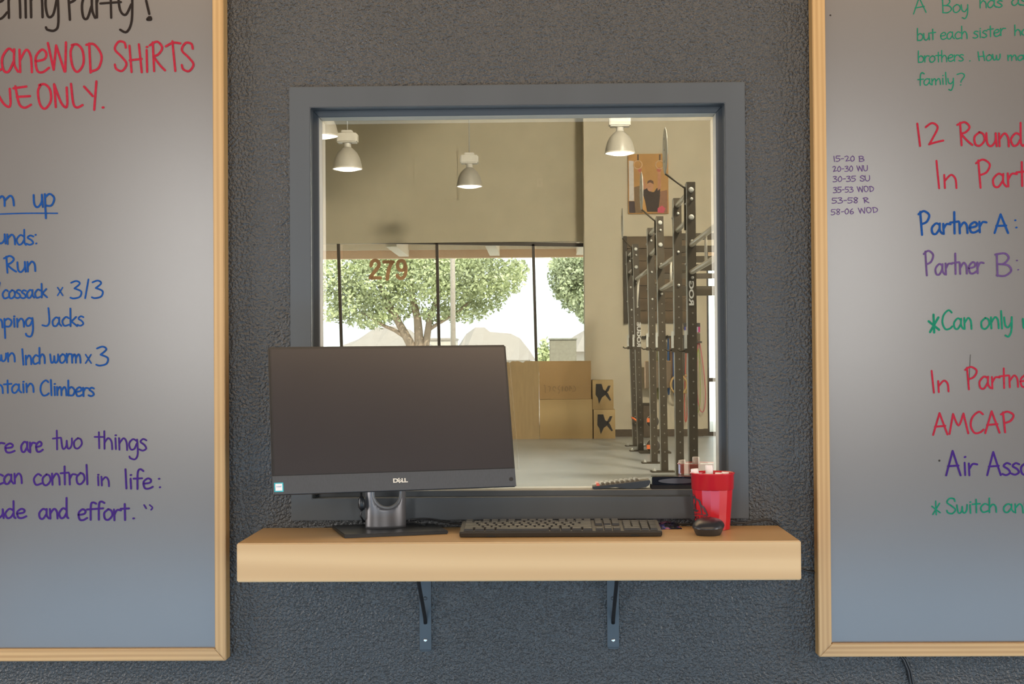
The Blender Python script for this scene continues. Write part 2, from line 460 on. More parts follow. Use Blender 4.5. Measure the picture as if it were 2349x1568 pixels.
# ---------------------------------------------------------------- outside
M_GROUND = mat('pale_parking_asphalt', (0.60, 0.58, 0.54), 0.9, var=0.1, scale=0.5)
struct(bx('ground', (-150, GY + 0.18, -0.2), (150, 240, -0.05), M_GROUND))
M_SOFFIT = mat('pale_porch_soffit', (0.95, 0.82, 0.66), 0.8, var=0.05)
M_BEAM = mat('peach_porch_beam', (0.93, 0.64, 0.43), 0.8, var=0.05)
porch = thing('porch_roof', 'peach painted porch roof with rafters seen above the storefront glass', 'roof')
YB = 21.8
zb0, zb1 = P(1000, 591.5, YB).z, P(1000, 573, YB).z
bx('fascia_beam', (-9, YB, zb0), (8, YB + 0.16, zb1 + 0.12), M_BEAM, porch)
bx('soffit', (-9, GY + 0.2, zb1 + 0.12), (8, YB + 0.3, zb1 + 0.2), M_SOFFIT, porch)
bx('ledger', (-9, YB - 0.12, zb1 + 0.0), (8, YB, zb1 + 0.12), M_SOFFIT, porch)
for px in (695, 927, 1135, 1333, 1530):
    xx = P(px, 590, YB).x
    bx('rafter', (xx - 0.09, GY + 0.2, zb0 + 0.03), (xx + 0.09, YB, zb1 + 0.12), M_SOFFIT, porch)
YP = 27.0
pp = thing('light_pole', 'grey painted pole standing in front of the big tree', 'pole', (P(1039, 700, YP).x, YP, 0))
MB().tube([(0, 0, 0), (0, 0, 5.2)], [0.062, 0.05], 12).build('shaft', mat('grey_pole_paint', (0.42, 0.36, 0.30), 0.5), pp)
MB().lathe([(0.14, 0), (0.14, 0.05), (0.07, 0.08)], n=16).build('base_collar', mat('pole_collar', (0.35, 0.32, 0.28), 0.6), pp)

M_LEAF = mat('sunlit_green_leaf', (0.46, 0.50, 0.27), 0.6, var=0.45, scale=1.6)
M_LEAF2 = mat('bright_green_leaf', (0.42, 0.46, 0.28), 0.6, var=0.4, scale=1.6)
M_BARK = mat('grey_tan_bark', (0.34, 0.25, 0.18), 0.85, var=0.2, scale=6, bump=0.4)


def blob_leaves(blobs, n, size, rnd):
    mb = MB()
    tot = sum(r[0] * r[2] for _, r in blobs)
    for c, r in blobs:
        k = int(n * r[0] * r[2] / tot)
        for _ in range(k):
            while True:
                u = Vector((rnd.uniform(-1, 1), rnd.uniform(-1, 1), rnd.uniform(-1, 1)))
                if 0.2 < u.length < 1: break
            u = u * rnd.uniform(0.8, 1.14)
            p = Vector(c) + Vector((u.x * r[0], u.y * r[1], u.z * r[2]))
            a = Vector((rnd.gauss(0, 1), rnd.gauss(0, 1), rnd.gauss(0, 1))).normalized()
            t = a.cross(Vector((rnd.gauss(0, 1), rnd.gauss(0, 1), rnd.gauss(0, 1)))).normalized()
            s_ = size * rnd.uniform(0.6, 1.3)
            mb.add([p - a * s_, p + t * s_ * 0.55, p + a * s_, p - t * s_ * 0.55], [(0, 1, 2, 3)])
    return mb


rnd = random.Random(3)
YT = 37.0
tx = P(955, 790, YT).x
tree = thing('shade_tree', 'broad shade tree with forking trunk behind the street number', 'tree', (tx, YT, 0))
loc = lambda px, py, y=YT, ox=None: P(px, py, y) - Vector((tx if ox is None else ox, YT if ox is None else y, 0))
blobs = []
for (px, py, rx, rz) in ((760, 640, 60, 75), (810, 690, 55, 60), (860, 650, 80, 60), (930, 630, 90, 50), (900, 700, 70, 45), (1000, 650, 80, 60), (1060, 640, 80, 65),
                         (1110, 670, 60, 55), (1160, 640, 45, 45), (1185, 620, 32, 30), (1060, 710, 60, 35), (1000, 720, 40, 22), (850, 735, 50, 22), (770, 720, 30, 25), (880, 600, 110, 40), (1080, 600, 90, 35), (660, 640, 90, 90), (960, 590, 160, 40)):
    k = (YT + 3.26) / F_PX
    blobs.append((loc(px, py) + Vector((0, rnd.uniform(-0.6, 0.6), 0)), (rx * k, 1.1, rz * k * 0.9)))
lv = blob_leaves(blobs, 24000, 0.062, rnd).build('foliage', M_LEAF, tree); lv['kind'] = 'stuff'
tr = MB()
base = Vector((0, 0, 0))
for pts, r0, r1 in (([(958, 850), (940, 785), (915, 740), (895, 700), (870, 650)], 0.16, 0.06), ([(958, 850), (962, 785), (958, 730), (945, 680), (940, 630)], 0.17, 0.06),
                    ([(962, 850), (978, 785), (985, 735), (1000, 690), (1020, 640)], 0.13, 0.05), ([(935, 776), (905, 757), (870, 742), (830, 715)], 0.07, 0.03),
                    ([(985, 755), (1005, 742), (1040, 722), (1080, 690)], 0.06, 0.03), ([(928, 760), (905, 725), (880, 700)], 0.06, 0.03)):
    pp_ = [loc(*p) for p in pts]
    tr.tube(pp_, [r0 + (r1 - r0) * i / (len(pp_) - 1) for i in range(len(pp_))], 9)
tr.tube([(0.02, 0, 0), loc(959, 850)], [0.26, 0.2], 10)
tr.build('trunk', M_BARK, tree)
ox2 = P(1330, 800, 35.0).x
tree2 = thing('street_tree', 'bright green tree seen in the narrow right storefront pane', 'tree', (ox2, 35, 0))
bl2 = []
for (px, py, rx, rz) in ((1300, 640, 42, 50), (1330, 620, 45, 40), (1285, 610, 28, 25), (1325, 690, 40, 32), (1345, 720, 25, 22), (1370, 660, 60, 60), (1290, 670, 22, 22), (1340, 600, 60, 25)):
    k = 38.26 / F_PX
    bl2.append((P(px, py, 35) - Vector((ox2, 35, 0)), (rx * k, 0.8, rz * k * 0.9)))
lv = blob_leaves(bl2, 9000, 0.06, rnd).build('foliage', M_LEAF2, tree2); lv['kind'] = 'stuff'
MB().tube([(0.5, 0, 0), (0.48, 0, 1.4), P(1350, 690, 35) - Vector((ox2, 35, 0))], [0.14, 0.11, 0.06], 9).build('trunk', M_BARK, tree2)
bs_ = thing('clipped_shrub', 'low green shrub at the left end of the storefront view', 'shrub', (P(768, 790, 40).x, 40, 0))
lv = blob_leaves([((0, 0, 0.9), (0.55, 0.4, 0.75)), ((-0.5, 0, 0.7), (0.4, 0.4, 0.6))], 700, 0.09, rnd).build('foliage', M_LEAF2, bs_); lv['kind'] = 'stuff'
MB().tube([(0, 0, 0), (0, 0, 0.7)], 0.05, 8).build('stem', M_BARK, bs_)
bs2 = thing('round_shrub', 'green shrub beside the grey cabinet outside', 'shrub', (P(1250, 800, 33).x, 33, 0))
lv = blob_leaves([((0, 0, 1.15), (0.22, 0.3, 0.65))], 500, 0.08, rnd).build('foliage', M_LEAF, bs2); lv['kind'] = 'stuff'
MB().tube([(0, 0, 0), (0, 0, 0.8)], 0.04, 8).build('stem', M_BARK, bs2)

M_ROOF = mat('pale_tile_roof', (0.36, 0.31, 0.27), 0.8, var=0.05, scale=4)
M_STUC = mat('pale_stucco', (0.56, 0.50, 0.43), 0.8, var=0.04)


def house(label, y, px0, px1, eave, ridges, depth=9.0):
    """Stucco house: walls below the eave line and a hip roof following the given ridge profile (pixels give the real size at distance y)."""
    c = P((px0 + px1) / 2, eave, y); h = thing('house', label, 'house', (c.x, y, 0))
    x0, x1 = P(px0, eave, y).x - c.x, P(px1, eave, y).x - c.x
    bx('wall', (x0 + 0.3, 0.3, 0), (x1 - 0.3, depth, c.z), M_STUC, h)
    pr = [(P(a, b_, y).x - c.x, P(a, b_, y).z) for a, b_ in ridges]
    poly = [(x0, c.z)] + pr + [(x1, c.z)]
    mb = MB(); n = len(poly)
    eav = [Vector((u, -0.2, c.z)) for u, v in poly]; rid = [Vector((u, 2.5 + depth * 0.1, v)) for u, v in poly]; bk = [Vector((u, depth, c.z)) for u, v in poly]
    mb.add(eav + rid + bk, [(i, i + 1, n + i + 1, n + i) for i in range(n - 1)] + [(n + i, n + i + 1, 2 * n + i + 1, 2 * n + i) for i in range(n - 1)])
    mb.build('roof', M_ROOF, h)
    return h


house('pale house with a single peaked roof behind the forked trunk', 62, 775, 972, 796, [(800, 775), (843, 746), (862, 747), (880, 742), (925, 752), (950, 772)])
house('pale house with broad stepped roof right of the grey pole', 58, 1030, 1228, 826, [(1042, 790), (1060, 762), (1082, 746), (1104, 746), (1118, 757), (1168, 761), (1190, 772), (1212, 800)])
house('pale house roof at the far right of the storefront view', 64, 1270, 1420, 806, [(1290, 792), (1320, 768), (1348, 752), (1390, 756)])
low = thing('low_building', 'low flat pale building between the forked trunk and the grey pole', 'building', (P(1015, 800, 75).x, 75, 0))
bx('wall', (-0.7, 0, 0), (0.7, 3, P(1015, 775, 75).z - 0.1), M_STUC, low)
bx('roof_cap', (-0.75, -0.1, P(1015, 775, 75).z - 0.1), (0.75, 3.1, P(1015, 775, 75).z), M_ROOF, low)
yq = 26.0
q0, q1 = P(1261, 830, yq), P(1322, 775, yq)
cab = thing('utility_cabinet', 'grey utility cabinet standing outside the right storefront pane', 'cabinet', ((q0.x + q1.x) / 2, yq, 0))
hw = (q1.x - q0.x) / 2
bx('body', (-hw, 0, 0), (hw, 0.6, q1.z - 0.03), mat('cabinet_grey', (0.30, 0.27, 0.21), 0.6), cab, bevel=0.01)
bx('lid', (-hw - 0.02, -0.02, q1.z - 0.03), (hw + 0.02, 0.62, q1.z), mat('cabinet_lid', (0.33, 0.32, 0.26), 0.6), cab)

# ---------------------------------------------------------------- gym: hanging lamps
M_SHADE = mat('frosted_lamp_shade', (0.38, 0.35, 0.29), 0.4, var=0.05)
M_BALL = mat('white_ballast_box', (0.62, 0.58, 0.50), 0.4, var=0.05)
M_GLOW = mat('lamp_glow', (1, 0.95, 0.85), 0.5, emit=(1.0, 0.93, 0.78), es=7)
M_CORD = mat('grey_cord', (0.45, 0.43, 0.38), 0.5)
lampD = {}


def lamp(px, ybot, y, label, ballast_ty):
    o = P(px, ybot, y)
    t = thing('pendant_lamp', label, 'lamp', (o.x, y, o.z), group='high bay lamps hanging in the gym')
    if not lampD:
        R_ = 0.182
        prof = [(R_, 0), (R_ * 1.0, 0.012), (R_ * 0.96, 0.06), (R_ * 0.86, 0.13), (R_ * 0.66, 0.20), (R_ * 0.42, 0.245), (0.05, 0.265)]
        mb = MB(); mb.lathe(prof, n=36, caps=(False, True))
        lampD['shade'] = (mb.build('shade', M_SHADE), (0, 0, 0))
        lampD['rim'] = (MB().lathe([(R_ + 0.004, -0.006), (R_ + 0.006, 0.0), (R_ + 0.004, 0.008), (R_ - 0.004, 0.008), (R_ - 0.004, -0.006), (R_ + 0.004, -0.006)], n=36, caps=(False, False)).build('rim', M_BALL), (0, 0, 0))
        lampD['glow'] = (MB().lathe([(0.001, -0.03), (0.10, -0.022), (R_ - 0.006, 0.0)], n=32).build('diffuser', M_GLOW), (0, 0, 0))
        lampD['neck'] = (MB().lathe([(0.05, 0.26), (0.045, 0.30), (0.06, 0.32)], n=20).build('neck', M_BALL), (0, 0, 0))
        lampD['ballast'] = (MB().box((-0.13, -0.085, 0.32), (0.13, 0.085, 0.44)).build('ballast_box', M_BALL, bevel=0.015), (0, 0, 0))
        lampD['cap'] = (MB().box((-0.07, -0.06, 0.44), (0.07, 0.06, 0.475)).build('ballast_cap', M_BALL, bevel=0.008), (0, 0, 0))
        for k in lampD: lampD[k][0].parent = t
    else:
        for k in lampD:
            c = lampD[k][0].copy(); COL.objects.link(c); c.parent = t
    MB().tube([(0, 0, 0.475), (0, 0, GZ - o.z)], 0.008, 8).build('cord', M_CORD, t)
    return t


ls = [lamp(797, 387, 13.8, 'bell shaped hanging lamp, whole one at upper left with white ballast box', 0),
      lamp(741, 312, 13.2, 'hanging lamp cut off by the left edge of the window glass', 0),
      lamp(1077, 427, 16.4, 'bell shaped hanging lamp lowest of all, near the middle of the far wall', 0),
      lamp(1422, 351, 13.6, 'bell shaped hanging lamp above and left of the ring athlete poster', 0)]

# ---------------------------------------------------------------- gym: boxes
M_PLY = wood('plywood_face', (0.36, 0.215, 0.075), (0.45, 0.275, 0.105), 'x', 1.2, 0.5, 2, 9)
M_PLY2 = wood('pale_plywood_face', (0.37, 0.24, 0.09), (0.50, 0.345, 0.15), 'x', 1.5, 0.5, 2.5, 9)
M_CARD = mat('corrugated_cardboard', (0.40, 0.28, 0.14), 0.85, var=0.08, scale=5, stretch=(6, 1, 0.6))
M_STAMP = mat('black_stencil_paint', (0.035, 0.03, 0.025), 0.7)
M_FAINT = mat('faded_brown_print', (0.26, 0.16, 0.065), 0.7)
YX = GY2 - 0.56


def pbox(name, label, cat, x0p, y0p, x1p, y1p, y, depth, m, group=None, z0=None):
    a, c = P(x0p, y1p, y), P(x1p, y0p, y)
    zz = a.z if z0 is None else z0
    t = thing(name, label, cat, ((a.x + c.x) / 2, y, zz), group=group)
    hw, h = (c.x - a.x) / 2, c.z - zz; th = 0.018
    bx('front_panel', (-hw, 0, 0), (hw, th, h), m, t, bevel=0.003)
    bx('side_panel', (-hw, th, 0), (-hw + th, depth, h), m, t); bx('side_panel', (hw - th, th, 0), (hw, depth, h), m, t)
    bx('top_panel', (-hw + th, th, h - th), (hw - th, depth, h), m, t); bx('back_panel', (-hw + th, depth - th, 0), (hw - th, depth, h - th), m, t)
    bx('bottom_panel', (-hw + th, th, 0), (hw - th, depth - th, th), m, t)
    return t, hw, h


tl, hwl, hl = pbox('plyo_box', 'large plywood jump box at the bottom of the stack, wavy grain', 'box', 1238, 915, 1359, 1003, YX, 0.5, M_PLY2, z0=0.0)
tu, hwu, hu = pbox('plyo_box', 'large plywood jump box on top of the stack, faint mirrored print', 'box', 1237, 827, 1355.5, 912, YX, 0.5, M_PLY, z0=hl + 0.002)
ts, hws, hs = pbox('plyo_box', 'narrow plywood box on the floor with black stencilled mark', 'box', 1362, 939, 1411, 1004, YX - 0.02, 0.45, M_PLY2, z0=0.0)
tt, hwt, ht = pbox('plyo_box', 'narrow plywood box on top with black stencilled mark', 'box', 1359.5, 871, 1407, 936, YX - 0.02, 0.45, M_PLY2, z0=hs + 0.002)


def flat_print(name, polys, m, parent, y=-0.002, th=0.001):
    mb = MB()
    for pl in polys: mb.prism(pl, y, y + th, lambda u, v, d: Vector((u, d, v)))
    return mb.build(name, m, parent)


def ribbon(mb, pts, wd, fn, nrm_off=0.0, smooth=True):
    """A flat marker stroke of width wd (px units of fn) through pts, with round ends; fn maps 2D -> 3D."""
    P2 = [Vector((p[0], p[1])) for p in pts]
    if smooth and len(P2) > 2:
        out = []
        for i in range(len(P2) - 1):
            p0, p1, p2, p3 = P2[max(i - 1, 0)], P2[i], P2[i + 1], P2[min(i + 2, len(P2) - 1)]
            for k in range(5):
                t = k / 5
                out.append(0.5 * ((2 * p1) + (p2 - p0) * t + (2 * p0 - 5 * p1 + 4 * p2 - p3) * t * t + (-p0 + 3 * p1 - 3 * p2 + p3) * t ** 3))
        out.append(P2[-1]); P2 = out
    P3 = [P2[0]]
    for p in P2[1:]:
        if (p - P3[-1]).length > 1e-4: P3.append(p)
    P2 = P3
    h = wd / 2
    if len(P2) == 1:
        P2.append(P2[0] + Vector((0.3, 0)))
    L_, R_ = [], []
    for i, p in enumerate(P2):
        t = (P2[min(i + 1, len(P2) - 1)] - P2[max(i - 1, 0)])
        if t.length < 1e-6: t = Vector((1, 0))
        t.normalize(); n = Vector((-t.y, t.x)); L_.append(p + n * h); R_.append(p - n * h)
    n_ = len(P2)
    t0 = (P2[1] - P2[0]).normalized(); t1 = (P2[-1] - P2[-2]).normalized()
    cap0 = [P2[0] + (Vector((-t0.y, t0.x)) * cos(a) - t0 * sin(a)) * h for a in (pi / 4, pi / 2, 3 * pi / 4)]
    cap1 = [P2[-1] + (Vector((-t1.y, t1.x)) * cos(a) + t1 * sin(a)) * h for a in (pi / 4, pi / 2, 3 * pi / 4)]
    V2 = L_ + R_ + cap0 + cap1
    fs = [(i, i + 1, n_ + i + 1, n_ + i) for i in range(n_ - 1)]
    fs += [(0, n_, 2 * n_ + 2, 2 * n_ + 1, 2 * n_)[::-1], (n_ - 1, 2 * n_ - 1, 2 * n_ + 5, 2 * n_ + 4, 2 * n_ + 3)]
    mb.add([fn(v.x, v.y) for v in V2], fs)


nb = MB()
for st_, wd_ in (([(851, 609), (854, 600), (861, 597), (868, 601), (869, 609), (863, 618), (853, 631), (851, 637)], 8.4), ([(849, 637), (873, 637)], 7.6),
                 ([(880, 600.5), (902, 600.5)], 7.6), ([(899, 602), (892, 617), (888, 640)], 8.6),
                 ([(930, 610), (927, 600), (921, 597.5), (914, 601), (912, 609), (915, 617), (921, 619.5), (927, 617), (930, 610), (931, 621), (928, 633), (921, 638), (914, 636), (911, 631)], 7.8)):
    ribbon(nb, st_, wd_, lambda a, b_: P(a, b_, YW - 0.012), smooth=len(st_) > 2)
o = nb.build('lettering', M_NUM, w2); o['label'] = 'orange brown street number 279'

for t, (ccx, ccy) in ((tt, (1383, 903)), (ts, (1387, 973))):
    o = t.location
    F = lambda px, py: tuple((P(px, py, YX - 0.02) - o)[i] for i in (0, 2))
    dx, dy = ccx - 1383, ccy - 903
    shp = [[(1367, 880), (1380, 880), (1384, 893), (1391, 897), (1388, 906), (1381, 911), (1374, 926), (1371, 912), (1366, 905)],
           [(1388, 897), (1395, 884), (1401, 884), (1396, 896), (1391, 901)], [(1388, 900), (1394, 900), (1402, 917), (1399, 919), (1389, 907)]]
    flat_print('stencil_mark', [[F(a + dx, b_ + dy) for a, b_ in s_] for s_ in shp], M_STAMP, t)
# faint mirrored print on the upper box
mb = MB(); o = tu.location
fnb = lambda a, b_: P(a, b_, YX - 0.003) - Vector(o)
for st in ([(1316, 885), (1320, 889), (1319, 896), (1313, 897)], [(1307, 896), (1307, 885), (1311, 891)], [(1296, 893), (1299, 886), (1303, 892), (1299, 897), (1296, 893)], [(1290, 886), (1290, 897)],
           [(1284, 884), (1280, 890), (1284, 896), (1281, 902)], [(1275, 890), (1271, 886), (1268, 892), (1273, 897)], [(1261, 897), (1262, 887), (1258, 886)], [(1251, 900), (1250, 884), (1248, 884)]):
    ribbon(mb, st, 2.0, fnb)
fp = mb.build('lettering', M_FAINT, tu); fp['label'] = 'faint brown mirrored print'

cb = MB(); a0, a1 = P(1020, 1000, YX), P(1236, 829, YX)
rr = random.Random(5); n = 36
cc = thing('cardboard_box', 'tall corrugated cardboard box with ragged torn top behind the monitor', 'box', ((a0.x + a1.x) / 2, YX, 0))
hw = (a1.x - a0.x) / 2; hz = a1.z
top = [(hw - 2 * hw * i / n, hz + rr.uniform(-0.018, 0.018)) for i in range(n + 1)]
MB().prism([(-hw, 0), (hw, 0)] + top, -0.01, 0.0, lambda u, v, d: Vector((u, d, v))).build('front_panel', M_CARD, cc)
bx('side_panel', (hw - 0.008, 0.0, 0), (hw, 0.5, hz - 0.02), M_CARD, cc); bx('side_panel', (-hw, 0.0, 0), (-hw + 0.008, 0.5, hz - 0.02), M_CARD, cc)
bx('back_panel', (-hw, 0.5, 0), (hw, 0.508, hz - 0.02), M_CARD, cc)

# ---------------------------------------------------------------- gym: the rig
XR0 = 1.34
RD = dict(F=12.15, E=13.34, D=15.0, C=16.3, B=18.5, A=19.6)
RY = {k: v - 3.26 for k, v in RD.items()}
rig = thing('pull_up_rig', 'tall dark steel pull-up rig with round target discs', 'rig', (XR0, RY['F'], 0))
rl = lambda x, y, z: Vector((x - XR0, y - RY['F'], z))
M_EDGE = mat('pale_steel_edge', (0.26, 0.25, 0.21), 0.4, var=0.1)  # paler strip down the left side of each upright
lean = dict(A=(1443, 1457.5), B=(1457.5, 1469), C=(1492, 1500), D=(1513, 1523), E=(1553, 1558.5), F=(1584, 1590))
ups = {}
for k, D in RD.items():
    y = RY[k]
    t_ = P(lean[k][0], 830 - (2.77 - 1.2) * F_PX / D, y); b_ = P(lean[k][1], 1000, y)
    sl = (t_.x - b_.x) / (t_.z - b_.z); xb = b_.x - sl * b_.z; xt = xb + sl * 2.77
    ups[k] = (xb, sl)
    h = 0.038
    mb = MB()
    A_ = lambda x, yy, z: rl(xb + sl * z + x, y + yy, z)
    mb.add([A_(-h, -h, 0), A_(h, -h, 0), A_(h, h, 0), A_(-h, h, 0), A_(-h, -h, 2.77), A_(h, -h, 2.77), A_(h, h, 2.77), A_(-h, h, 2.77)],
           [(0, 3, 2, 1), (4, 5, 6, 7), (0, 1, 5, 4), (1, 2, 6, 5), (2, 3, 7, 6), (3, 0, 4, 7)])
    mb.cur = 1
    mb.add([A_(-h - 0.006, -h, 0.02), A_(-h, -h - 0.001, 0.02), A_(-h, -h - 0.001, 2.76), A_(-h - 0.006, -h, 2.76), A_(-h - 0.006, h, 0.02), A_(-h, h, 0.02), A_(-h, h, 2.76), A_(-h - 0.006, h, 2.76)],
           [(0, 1, 2, 3), (7, 6, 5, 4), (0, 3, 7, 4), (1, 5, 6, 2), (0, 4, 5, 1), (3, 2, 6, 7)])
    up = mb.build('upright', [M_RIG, M_EDGE], rig)
    hb = MB()
    z = 0.12
    while z < 1.95:
        c = A_(0.004, -h - 0.0015, z)
        hb.add([c + Vector((0.0075 * cos(a), 0, 0.0075 * sin(a))) for a in [i * pi / 4 for i in range(8)]], [tuple(range(8))])
        z += 0.1
    o = hb.build('bolt_holes', mat('hole_light', (0.26, 0.24, 0.20), 0.6), up); o['kind'] = 'stuff'
    ft = MB().box((xb - XR0 - 0.15, y - RY['F'] - 0.09, 0.0), (xb - XR0 + 0.15, y - RY['F'] + 0.09, 0.012)); ft.cur = 1
    for sx in (-0.115, 0.115):
        ft.lathe([(0.022, 0.012), (0.022, 0.024), (0.009, 0.026), (0.009, 0.045)], (xb - XR0 + sx, y - RY['F'] - 0.04, 0), 10)
    ft.build('foot_plate', [M_RIG, M_LINER], up)
    # j-cup with pale liner on the left face
    zc = 1.2 + (830 - 786) * D / F_PX
    xl = xb + sl * zc - h
    jc = MB(); jc.cur = 0
    jc.box((xl - XR0 - 0.03, y - RY['F'] - 0.05, zc - 0.1), (xl - XR0, y - RY['F'] + 0.05, zc + 0.06))
    jc.tube([rl(xl - 0.02, y - 0.03, zc - 0.08), rl(xl - 0.07, y - 0.03, zc - 0.085), rl(xl - 0.095, y - 0.03, zc - 0.065)], 0.008, 8)
    jc.cur = 1
    jc.box((xl - XR0 - 0.036, y - RY['F'] - 0.045, zc - 0.06), (xl - XR0 - 0.012, y - RY['F'] - 0.052, zc + 0.10))
    jc.build('bar_hook', [M_RIG, M_LINER], rig)
    # bolts
    bo = MB()
    for zz in (2.70, 2.46):
        if k in 'FDB' or zz < 2.5:
            bo.lathe([(0.025, 0), (0.022, 0.010), (0.010, 0.018)], A_(0, -h, zz), 12, M=Matrix.Rotation(pi / 2, 3, 'X'))
    for zz in (2.25, 1.93, 2.62):
        bo.lathe([(0.014, 0), (0.012, 0.010), (0.005, 0.016)], A_(0.004, -h, zz), 10, M=Matrix.Rotation(pi / 2, 3, 'X'))
    for zz in (2.58, 2.05):
        bo.lathe([(0.014, 0), (0.012, 0.010), (0.005, 0.016)], A_(-h - 0.004, 0, zz), 10, M=Matrix.Rotation(-pi / 2, 3, 'Y'))
    o = bo.build('bolts', M_LINER, rig); o['kind'] = 'stuff'
M_BAR = mat('pale_steel_bar', (0.55, 0.50, 0.40), 0.35, var=0.1)


def xat(k, z): return ups[k][0] + ups[k][1] * z


for a, c, zs in (('F', 'E', (2.70, 2.46)), ('D', 'C', (2.70, 2.46)), ('B', 'A', (2.70, 2.46)), ('E', 'D', (2.22, 1.98)), ('C', 'B', (2.30,))):
    for z in zs:
        MB().tube([rl(xat(a, z), RY[a], z), rl(xat(c, z), RY[c], z)], 0.024, 10).build('crossbar', M_BAR, rig)
for z in (2.22, 1.98):
    MB().tube([rl(xat('F', z), RY['F'], z), rl(xat('F', z), RY['F'] - 2.3, z)], 0.024, 10).build('crossbar', M_BAR, rig)
for (k_, y0, z0, z1) in (('E', RY['E'] + 0.8, 1.98, 2.22), ('F', RY['F'] - 1.0, 1.98, 2.22)):
    MB().tube([rl(XR0, y0, z0), rl(XR0, y0, z1)], 0.012, 8).build('ladder_rung', M_BAR, rig)
MB().tube([rl(xat('B', 2.3), RY['B'] - 0.4, 2.3), rl(xat('B', 2.3) - 0.02, RY['B'] - 0.4, 1.9)], [0.02, 0.008], 8).build('gusset', M_BAR, rig)
for k, zs in (('E', (2.40, 2.28, 2.18, 2.10, 1.86)), ('C', (2.2, 2.05))):
    for z in zs:
        p0 = rl(xat(k, z), RY[k], z)
        MB().box((p0.x, p0.y - 0.03, z - 0.03), (p0.x + (1.7 if k == 'E' else 0.9), p0.y + 0.03, z + 0.03)).build('side_beam', M_RIG, rig)
M_DISC = mat('clear_pale_target', (0.46, 0.44, 0.37), 0.35, var=0.08)
for k in 'FDB':
    z = 3.05; xd = XR0 - 0.23
    Mx = Matrix.Rotation(pi / 2, 3, 'Y')
    d_ = MB().lathe([(0.02, -0.006), (0.19, -0.006), (0.21, 0), (0.19, 0.006), (0.02, 0.006)], rl(xd, RY[k], z), 40, M=Mx)
    d_.cur = 1
    for dz_ in (0.1, 0.0, -0.1):
        d_.lathe([(0.016, -0.012), (0.012, -0.02)], rl(xd, RY[k] - 0.08, z + dz_), 8, M=Mx)
    d_.build('target_disc', [M_DISC, M_LINER], rig)
    MB().tube([rl(xd, RY[k], z - 0.2), rl(xat(k, 2.7) - 0.05, RY[k], 2.72), rl(xat(k, 2.35) - 0.05, RY[k], 2.35)], 0.010, 8).build('target_arm', M_RIG, rig)


def mirrored_letters(word, px, py, y, hpx, wpx, parent, letter_w, m, off):
    me = text_mesh(word, 1.0, 0.035); me.materials.append(m)
    xs_ = [v.co.x for v in me.vertices]; ys_ = [v.co.y for v in me.vertices]
    L_, H_ = max(xs_) - min(xs_), max(ys_) - min(ys_)
    k = (y + 3.26) / F_PX
    mx_, my_ = (max(xs_) + min(xs_)) / 2, (max(ys_) + min(ys_)) / 2
    for v in me.vertices:
        u, q_ = (v.co.x - mx_) / L_ * hpx * k, (v.co.y - my_) / H_ * wpx * k
        v.co = (q_, 0, u)          # reads bottom to top and left-right reversed, as photographed
    me.flip_normals()
    c = P(px, py, y) + Vector((0, off, 0))
    o = link('lettering', me, parent, c - Vector(parent.matrix_world.translation) if False else c - Vector((XR0, RY['F'], 0)))
    o['label'] = 'white mirrored maker lettering'
    return o


M_LET = mat('white_vinyl_letters', (0.62, 0.60, 0.54), 0.6)
mirrored_letters('ROG', 1586, 672, RY['F'] - 0.038, 56, 11.5, rig, 0, M_LET, -0.004)
mirrored_letters('ROGUE', 1465.5, 767, RY['B'] - 0.038, 56, 9, rig, 0, M_LET, -0.004)

# ---------------------------------------------------------------- gym: things on and by the right stretch of the far wall
pa, pb = P(1441, 491, GY2), P(1532, 353, GY2)
M_POST = mat('poster_amber', (0.50, 0.26, 0.07), 0.6, var=0.25, scale=2)
po = thing('athlete_poster', 'amber poster of a person in dark shirt hanging from gym rings', 'poster', ((pa.x + pb.x) / 2, GY2 - 0.006, (pa.z + pb.z) / 2))
pw, ph = (pb.x - pa.x) / 2, (pb.z - pa.z) / 2
bx('canvas', (-pw, -0.035, -ph), (pw, 0, ph), M_POST, po, bevel=0.003)
PO = Vector(po.location)


def pol(pts, name, col, layer):
    flat = [((P(a, b_, GY2).x - PO.x), (P(a, b_, GY2).z - PO.z)) for a, b_ in pts]
    return flat_print(name, [flat], mat('print_' + name + str(layer), col, 0.6, var=0.1), po, y=-0.036 - 0.001 * layer, th=0.0008)


def ell(cx, cy, rx, ry, n=20): return [(cx + rx * cos(2 * pi * i / n), cy + ry * sin(2 * pi * i / n)) for i in range(n)]


pol([(1442, 369), (1453, 370), (1454, 461), (1443, 461)], 'pale_strip', (0.62, 0.56, 0.50), 1)
pol([(1442, 462), (1455, 462), (1457, 489), (1443, 489)], 'dark_corner', (0.06, 0.035, 0.03), 1)
pol([(1454, 430), (1472, 425), (1474, 489), (1456, 489)], 'shadow_panel', (0.20, 0.12, 0.05), 1)
pol([(1513, 440), (1530, 436), (1531, 489), (1512, 489)], 'crowd_panel', (0.30, 0.14, 0.07), 1)
pol([(1477, 427), (1489, 432), (1494, 441), (1500, 441), (1506, 432), (1514, 434), (1513, 455), (1510, 486), (1484, 486), (1479, 460), (1474, 445)], 'shirt', (0.045, 0.025, 0.012), 2)
pol(ell(1491, 428, 7.5, 12), 'face', (0.55, 0.27, 0.14), 3)
pol([(1484, 422), (1485, 416), (1491, 413), (1498, 416), (1499, 423), (1491, 419)], 'hair', (0.12, 0.05, 0.02), 4)
pol([(1464, 392), (1470, 392), (1484, 432), (1477, 436)], 'arm', (0.52, 0.24, 0.12), 3)
pol([(1508, 392), (1515, 392), (1516, 432), (1508, 438)], 'arm', (0.52, 0.24, 0.12), 4)
pol(ell(1467, 390, 4, 5), 'hand', (0.50, 0.14, 0.09), 4); pol(ell(1511, 390, 5, 5), 'hand', (0.50, 0.14, 0.09), 5)
